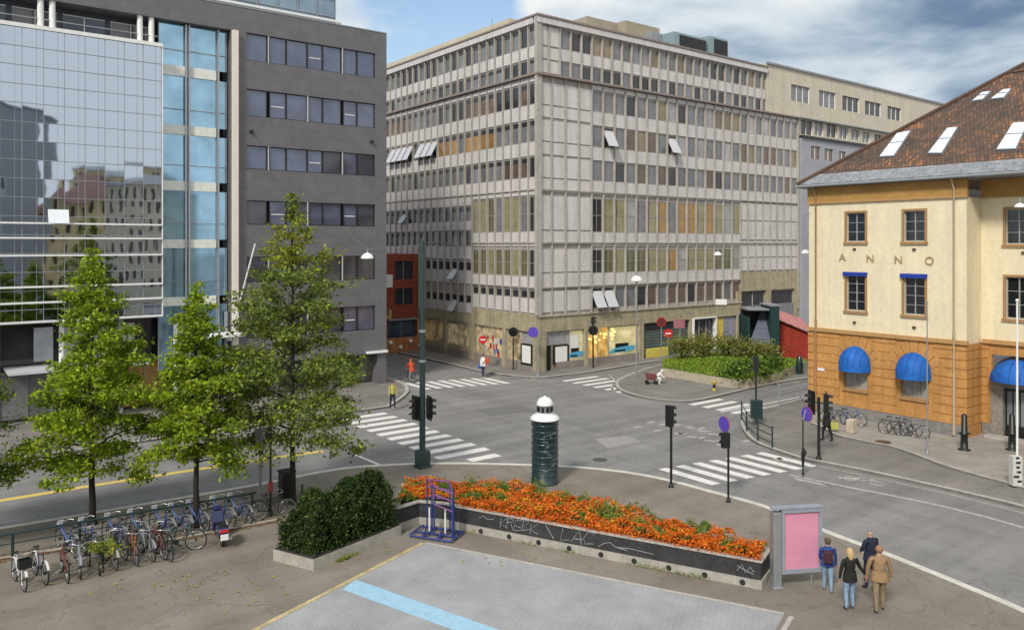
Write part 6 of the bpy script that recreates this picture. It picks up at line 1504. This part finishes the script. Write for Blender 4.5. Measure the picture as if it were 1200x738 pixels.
# ================================================================ PEOPLE
def person(label,loc,h,face,zones,hair=None,hairlen=0,arms=None,legs=None,hat=None,lean=0,fingers=True,bag=None,crouch=False,wide=1.,skirt=.0,kind='person'):
    """face = heading (radians), zones=(jacket,trousers,shoes,skin)"""
    org=Vector(loc); t=thing('person',label,'person',org); s=h/1.75
    jk,tr,sh,sk=zones
    J={}; bones=[]; rad={}
    def j(n,x,y,z,r,par=None):
        J[n]=Vector((x,y,z))*s; rad[n]=r*s
        if par: bones.append((par,n))
    kn=legs or dict(l=(.03,0),r=(-.02,0))
    w=wide
    if not crouch:
        j('pelvis',0,0,.93,.135*w); j('waist',.01+lean*.05,0,1.08,.125*w,'pelvis'); j('chest',.0+lean*.12,0,1.30,.155*w,'waist'); j('neckb',-.01+lean*.18,0,1.46,.085,'chest'); j('neck',.01+lean*.2,0,1.53,.055,'neckb')
        j('headb',.02+lean*.22,0,1.61,.078,'neck'); j('head',.02+lean*.22,0,1.67,.092,'headb')
        for sd,k in (('l',1),('r',-1)):
            st=kn[sd][0]
            j('hip'+sd,0,.09*k,.90,.105*w,'pelvis'); j('knee'+sd,.03+st*1.6,.10*k,.50,.068*w,'hip'+sd); j('ank'+sd,st*2.2-.03,.105*k,.09,.046,'knee'+sd); j('toe'+sd,st*2.2+.13,.12*k,.035,.036,'ank'+sd)
            a=(arms or {}).get(sd,(.02,.26,1.12,.06,.27,.86))
            j('sho'+sd,-.01+lean*.16,.185*k*w,1.42,.070,'neckb'); j('elb'+sd,a[0]+lean*.1,a[1]*k,a[2],.052*w,'sho'+sd); j('wri'+sd,a[3]+lean*.05,a[4]*k,a[5],.036,'elb'+sd); j('hand'+sd,a[3]*1.1+.01,a[4]*k*1.0,a[5]-.085,.034,'wri'+sd)
    else:
        j('pelvis',-.15,0,.42,.15); j('waist',-.02,0,.58,.14,'pelvis'); j('chest',.16,0,.74,.16,'waist'); j('neckb',.27,0,.84,.09,'chest'); j('neck',.32,0,.88,.06,'neckb'); j('headb',.37,0,.93,.08,'neck'); j('head',.40,0,.98,.095,'headb')
        for sd,k in (('l',1),('r',-1)):
            j('hip'+sd,-.12,.11*k,.38,.11,'pelvis'); j('knee'+sd,.28,.18*k,.50,.075,'hip'+sd); j('ank'+sd,.08,.15*k,.09,.05,'knee'+sd); j('toe'+sd,.24,.17*k,.035,.038,'ank'+sd)
            j('sho'+sd,.22,.19*k,.80,.07,'neckb'); j('elb'+sd,.38,.24*k,.58,.05,'sho'+sd); j('wri'+sd,.56,.2*k,.5,.036,'elb'+sd); j('hand'+sd,.64,.2*k,.47,.033,'wri'+sd)
    names=list(J); idx={n:i for i,n in enumerate(names)}
    me=bpy.data.meshes.new('sk'); me.from_pydata([J[n] for n in names],[(idx[a],idx[b]) for a,b in bones],[])
    ob=bpy.data.objects.new('sk',me); COL.objects.link(ob); md=ob.modifiers.new('Skin','SKIN'); sv=me.skin_vertices[0].data
    for n,i in idx.items(): sv[i].radius=(rad[n],rad[n]); sv[i].use_root=(n=='pelvis')
    for n in ('chest','waist','pelvis'): r=rad[n]; sv[idx[n]].radius=(r*1.12,r*.82)
    sub=ob.modifiers.new('S','SUBSURF'); sub.levels=2; sub.render_levels=2
    dg=bpy.context.evaluated_depsgraph_get(); bm_=bpy.data.meshes.new_from_object(ob.evaluated_get(dg)); bpy.data.objects.remove(ob)
    m=MB(); m.v=[v.co.copy() for v in bm_.vertices]; names_arm={'elbl','elbr','wril','wrir','shol','shor'}
    segs=[(a,b) for a,b in bones]
    for p in bm_.polygons:
        c=Vector(p.center); best=None;bd_=9
        for a,b in segs:
            A=J[a];B=J[b]; ab=B-A; u=max(0,min(1,(c-A).dot(ab)/ab.length_squared)); dd=(c-A-ab*u).length-(rad[a]+(rad[b]-rad[a])*u)
            if dd<bd_: bd_=dd; best=(a,b,u)
        a,b,u=best; k=0
        if b.startswith('toe'): k=2
        elif b.startswith(('knee','ank')): k=1
        elif b.startswith('hip'): k=1
        elif b.startswith('hand') or b in('headb','head','neck'): k=3
        elif b=='waist' and u<.15 and skirt==0: k=1
        m.f.append(list(p.vertices)); m.m.append(k); m.s.append(True)
    bpy.data.meshes.remove(bm_)
    hd=J['head']; hr=.092*s; fw=Vector((1,0,0))
    hc=(J['headb']+J['head'])/2+UP*.01*s
    m.ball(hc+fw*.085*s-UP*.0,.016*s,3,6,4,(1,.8,1.4))                        # nose
    for k in (-1,1): m.ball(hc+Vector((.005,.092*k,-.005))*s,.022*s,3,6,4,(.7,.4,1.3)); m.ball(hc+Vector((.080,.032*k,.022))*s,.011*s,4,6,4)
    m.box(WF,hc.x+.078*s,hc.x+.088*s,hc.y-.022*s,hc.y+.022*s,hc.z-.052*s,hc.z-.044*s,5)
    if fingers:
        for sd,k in (('l',1),('r',-1)):
            H=J['hand'+sd]; W_=J['wri'+sd]; d=(H-W_).normalized(); sdv=Vector((1,0,0)); sdv=(sdv-d*sdv.dot(d)).normalized(); nn=d.cross(sdv)
            for i,(o_,L_) in enumerate(((.027,.070),(.009,.080),(-.009,.075),(-.026,.060))):
                b0=H+d*.015*s+sdv*o_*s; m.tube([b0,b0+d*L_*.45*s,b0+d*L_*.8*s-nn*k*.015*s,b0+d*L_*s*.95-nn*k*.035*s],[.0095*s,.0085*s,.0075*s,.005*s],3,5)
            b0=H-d*.03*s+sdv*.030*s; m.tube([b0,b0+(sdv*.6+d)*.03*s,b0+(sdv*.5+d*1.2)*.055*s],[.011*s,.010*s,.006*s],3,5)
    m.build('body',[jk,tr,sh,sk,M['black'],M['red']],None,org=Vector((0,0,0))); body=bpy.data.objects[-1] if False else None
    ob=[o for o in COL.objects if o.name.startswith('body') and o.parent is None][-1]; ob.parent=t
    if hair:
        b=MB(); b.ball(hc+Vector((-.014,0,.028))*s,.108*s,0,14,10,(1,.92,.98))
        if hairlen:
            b.tube([hc+Vector((-.035,0,.02))*s,hc+Vector((-.07,0,-.08))*s,hc+Vector((-.085,0,-.08-hairlen))*s],[.095*s,.095*s,.05*s],0,10)
        # keep the face clear
        ho=b.build('hair',hair,t,org=Vector((0,0,0)))
        mh=ho.data; bmx=bmesh.new(); bmx.from_mesh(mh); bmesh.ops.delete(bmx,geom=[v for v in bmx.verts if v.co.x>hc.x+.035*s and v.co.z<hc.z+.055*s],context='VERTS'); bmx.to_mesh(mh); bmx.free()
    if hat: 
        b=MB(); b.lathe(hc+UP*.055*s,[(.13*s,0),(.10*s,.01*s),(.10*s,.05*s),(.06*s,.085*s),(.01,.09*s)],0,14); b.build('hat',hat,t,org=Vector((0,0,0)))
    if skirt:                                       # hem of the jacket
        b=MB(); pr=[(.155,1.12),(.175,1.0),(.185,.93-skirt*.0),(.19,.90-skirt)]
        vs=[Vector((math.cos(k*math.pi/9)*r*.82*w,math.sin(k*math.pi/9)*r*1.08*w,z))*s for r,z in pr for k in range(18)]
        b.add(vs,[(i*18+k,i*18+(k+1)%18,(i+1)*18+(k+1)%18,(i+1)*18+k) for i in range(3) for k in range(18)],0,True); b.build('jacket_hem',jk,t,org=Vector((0,0,0)),normals=False)
    if bag:
        b=MB(); b.box(WF,-.30*s,-.13*s,-.14*s,.14*s,1.02*s,1.44*s); b.build('backpack',bag,t,org=Vector((0,0,0)),bevel=.04)
    t.rotation_euler=(0,0,face); return t
M['pinkskin']=M['skin']
away=ang(D2*.3+D1*.7)
hang=(.03,.25,1.14,.07,.26,.88)
person('short person in a blue jacket and pale jeans with a dark backpack, beside the billboard',P(970,692.5,KH),1.56,1.25,(M['bluecloth'],M['jeans'],M['whitecloth'],M['skin']),M['brownhair'],0,dict(l=(.04,.25,1.14,.2,.2,1.0),r=hang),dict(l=(.05,0),r=(-.06,0)),hat=mat('olive_cap',(.10,.075,.04),.8),bag=mat('maroon_bag',(.05,.015,.02),.7),wide=1.1,skirt=.02)
person('blond woman in a black top and pale blue jeans reaching a hand to her right',P(996,714.5,KH),1.74,1.62,(M['blackcloth'],M['jeans'],M['shoe'],M['skin']),M['blond'],.10,dict(l=(.02,.25,1.15,.06,.27,.90),r=(.05,.33,1.18,.1,.50,.98)),dict(l=(.0,0),r=(.03,0)),wide=1.02,skirt=.06)
person('man in a tan jacket and khaki trousers seen from behind, nearest of the group',P(1030.5,716.5,KH),1.85,1.35,(M['tan'],M['khaki'],M['shoe'],M['skin']),mat('ginger_hair',(.28,.15,.08),.7),0,dict(l=(.03,.28,1.16,.06,.30,.90),r=(.03,.28,1.16,.1,.3,.9)),dict(l=(-.07,0),r=(.05,0)),wide=1.12,skirt=.05)
person('bald man in dark navy clothes standing behind the man in tan',P(1020,690,KH),1.80,1.9,(M['navy'],M['navy'],M['shoe'],M['skin']),None,0,dict(l=(.05,.26,1.16,.25,.12,1.1),r=(.05,.26,1.16,.25,.12,1.05)),dict(l=(.03,0),r=(-.03,0)),wide=1.1,skirt=.03)
person('man in black with grey hair walking by the orange building',P(969,516.5,KH),1.83,ang(D1),(M['blackcloth'],M['blackcloth'],M['shoe'],M['skin']),M['greyhair'],0,None,dict(l=(.08,0),r=(-.1,0)),fingers=False,wide=1.1,skirt=.08)
c=P(977.5,508,KH); m=MB(); m.box(Fr(c,X,-Y),-.2,.2,-.1,.1,.25,.62); m.tube([c+Vector((-.12,0,.62)),c+Vector((0,0,.8)),c+Vector((.12,0,.62))],.012); o=m.build('carrier_bag',M['hivis'],org=c,bevel=.04); tag(o,'yellow green bag carried beside the man in black','bag')
person('person in a yellow top and dark blue trousers by the kerb below the grey block',P(460,478.5,KH),1.72,ang(-D1),(M['hivis'],M['navy'],M['shoe'],M['skin']),M['brownhair'],0,None,dict(l=(.05,0),r=(-.05,0)),fingers=False)
person('person in white crouching beside a pram on the far island kerb',P(770,450,KH),1.75,ang(X),(M['whitecloth'],M['whitecloth'],M['whitecloth'],M['skin']),mat('white_cap',(.8,.8,.8),.6),0,crouch=True,fingers=False)
c=P(763,450,KH); t=thing('pram','small dark red pram beside the crouching person','pram',c); m=MB(); f=Fr(c,X,-Y); m.add([f.p(a,o_,z) for o_ in (-.2,.2) for a,z in ((-.3,.35),(.35,.35),(.45,.7),(-.4,.8))],[(0,1,2,3),(4,5,6,7),(0,1,5,4),(0,3,7,4),(1,2,6,5)]); m.build('body',mat('maroon_fabric',(.16,.04,.05),.8),t,bevel=.03)
for a in (-.3,.35):
    for o_ in (-.22,.22): m=MB(); m.disc(f.p(a,o_,.14),Y,.14,.03,0,12); m.build('wheel',M['black'],t)
m=MB(); m.tube([f.p(-.35,.18,.7),f.p(-.65,.18,1.0),f.p(-.65,-.18,1.0),f.p(-.35,-.18,.7)],.015); m.build('handle',M['black'],t)
# riders crossing the side street
def rider(px,py,label,jk,tr,face,blab,bcol,hair):
    p=P(px,py,.0); d=Vector((math.cos(face),math.sin(face),0))
    bicycle('bicycle',blab,bcol,p-d*.5,face,None)
    person(label,p-d*.22+UP*0.0,1.75,face,(jk,tr,M['shoe'],M['skin']),hair,0,dict(l=(.28,.2,1.2,.5,.2,1.02),r=(.28,.2,1.2,.5,.2,1.02)),dict(l=(.06,0),r=(-.05,0)),lean=.8,fingers=False,wide=1.15,skirt=.05)
rider(481,447.5,'cyclist in a red orange jacket riding up the side street',M['redcloth'],M['grey'],ang(D1),'bicycle ridden by the cyclist in red orange',colr['black'],M['redcloth'])
person('person in white with a blue bag at the side street zebra crossing',P(566,441.5,KH),1.78,ang(-D2),(M['whitecloth'],M['navy'],M['shoe'],M['skin']),M['brownhair'],0,dict(l=(.2,.24,1.2,.4,.2,1.1),r=hang),dict(l=(.04,0),r=(-.05,0)),fingers=False,wide=1.2,skirt=.05)
c=P(568,439,KH); m=MB(); m.box(Fr(c,X,-Y),-.22,.35,-.1,.15,.9,1.35,0); m.box(Fr(c,X,-Y),-.5,-.1,.1,.3,.55,1.0,1); m.tube([c+Vector((0,0,.0)),c+Vector((0,0,.9))],.04,2); o=m.build('bundle',[M['redcloth'],M['blue'],M['grey']],org=c,bevel=.03); tag(o,'red and blue bundle held by the person at the side street crossing','bundle')

# ================================================================ SKY, SUN, CAMERA
SUN_EL=R(42); SUN_AZ=R(205)          # compass-like angle from +Y, clockwise
w=bpy.data.worlds.new('World'); sc.world=w; w.use_nodes=True; nt=w.node_tree; N=nt.nodes; L=nt.links
for n in list(N): N.remove(n)
out=N.new('ShaderNodeOutputWorld'); sky=N.new('ShaderNodeTexSky'); sky.sky_type='NISHITA'; sky.sun_disc=False; sky.sun_elevation=SUN_EL; sky.sun_rotation=SUN_AZ
sky.air_density=1.2; sky.dust_density=1.5
b1=N.new('ShaderNodeBackground'); b1.inputs['Strength'].default_value=.12; L.new(sky.outputs[0],b1.inputs['Color'])
tc=N.new('ShaderNodeTexCoord'); sp=N.new('ShaderNodeSeparateXYZ'); L.new(tc.outputs['Generated'],sp.inputs[0])
mz=N.new('ShaderNodeMath'); mz.operation='MAXIMUM'; mz.inputs[1].default_value=0; L.new(sp.outputs['Z'],mz.inputs[0])
az=N.new('ShaderNodeMath'); az.operation='ADD'; az.inputs[1].default_value=.22; L.new(mz.outputs[0],az.inputs[0])
dv=N.new('ShaderNodeVectorMath'); dv.operation='DIVIDE'; L.new(tc.outputs['Generated'],dv.inputs[0])
cz=N.new('ShaderNodeCombineXYZ'); 
for i in range(3): L.new(az.outputs[0],cz.inputs[i])
L.new(cz.outputs[0],dv.inputs[1])
mp=N.new('ShaderNodeMapping'); mp.inputs['Location'].default_value=(1.9,.35,0); mp.inputs['Scale'].default_value=(1,1,.0); L.new(dv.outputs[0],mp.inputs[0])
n1=N.new('ShaderNodeTexNoise'); n1.inputs['Scale'].default_value=1.0; n1.inputs['Detail'].default_value=9; n1.inputs['Roughness'].default_value=.56; n1.inputs['Distortion'].default_value=.25; L.new(mp.outputs[0],n1.inputs['Vector'])
# large-scale cover: open blue gap toward the upper left, thick cloud elsewhere
def blob(vec,lo,hi,a,b_):
    d=N.new('ShaderNodeVectorMath'); d.operation='DOT_PRODUCT'; d.inputs[1].default_value=Vector(vec).normalized(); L.new(tc.outputs['Generated'],d.inputs[0])
    m=N.new('ShaderNodeMapRange'); m.interpolation_type='SMOOTHSTEP'; m.inputs['From Min'].default_value=lo; m.inputs['From Max'].default_value=hi; m.inputs['To Min'].default_value=a; m.inputs['To Max'].default_value=b_; L.new(d.outputs['Value'],m.inputs['Value']); return m.outputs['Result']
def addn(a,b_,op='ADD'):
    m=N.new('ShaderNodeMath'); m.operation=op; L.new(a,m.inputs[0]); L.new(b_,m.inputs[1]) if not isinstance(b_,(int,float)) else setattr(m.inputs[1],'default_value',b_); return m.outputs[0]
dirp=lambda px,py: ((px-600)/F,1,(HY-py)/F)
gap1=blob(dirp(500,20),.988,.9995,.05,-.15); gap2=blob((.75,-.65,.3),.3,.9,0,.25); thick=blob(dirp(870,40),.94,.998,0,.16)
fac=addn(addn(addn(n1.outputs['Fac'],gap1),gap2),thick)
cr_=N.new('ShaderNodeMapRange'); cr_.interpolation_type='SMOOTHSTEP'; cr_.inputs['From Min'].default_value=.40; cr_.inputs['From Max'].default_value=.52; L.new(fac,cr_.inputs['Value'])
n2=N.new('ShaderNodeTexNoise'); n2.inputs['Scale'].default_value=1.9; n2.inputs['Detail'].default_value=8; n2.inputs['Roughness'].default_value=.55; n2.inputs['Distortion'].default_value=.3; L.new(mp.outputs[0],n2.inputs['Vector'])
shade=addn(addn(n2.outputs['Fac'],blob(dirp(1230,10),.968,.9985,.03,-.11)),blob((.75,-.65,.3),.3,.9,0,.2))
cc=color_ramp(N,[(.26,(.16,.24,.36)),(.38,(.34,.44,.55)),(.50,(.60,.68,.75)),(.64,(.86,.88,.88))]); L.new(shade,cc.inputs[0])
b2=N.new('ShaderNodeBackground'); b2.inputs['Strength'].default_value=.74; L.new(cc.outputs[0],b2.inputs['Color'])
mx=N.new('ShaderNodeMixShader'); L.new(cr_.outputs['Result'],mx.inputs[0]); L.new(b1.outputs[0],mx.inputs[1]); L.new(b2.outputs[0],mx.inputs[2]); L.new(mx.outputs[0],out.inputs['Surface'])
sl=bpy.data.lights.new('sun','SUN'); sl.energy=2.1; sl.angle=R(10); sl.color=(1,.94,.84); so=bpy.data.objects.new('sun',sl); COL.objects.link(so)
sd=Vector((math.sin(SUN_AZ)*math.cos(SUN_EL),math.cos(SUN_AZ)*math.cos(SUN_EL),math.sin(SUN_EL))); so.rotation_euler=sd.to_track_quat('Z','Y').to_euler(); so.location=(0,0,60)
cam=bpy.data.cameras.new('camera'); co=bpy.data.objects.new('camera',cam); COL.objects.link(co); co.location=(0,0,CH); co.rotation_euler=(math.pi/2,0,0)
cam.sensor_width=36; cam.lens=36*F/1200; cam.shift_y=-(369-HY)/1200; cam.clip_end=3000; cam.clip_start=.2; sc.camera=co
sc.view_settings.view_transform='Standard'; sc.view_settings.look='None'; sc.view_settings.gamma=1; sc.view_settings.exposure=.50; sc.view_settings.use_curve_mapping=False
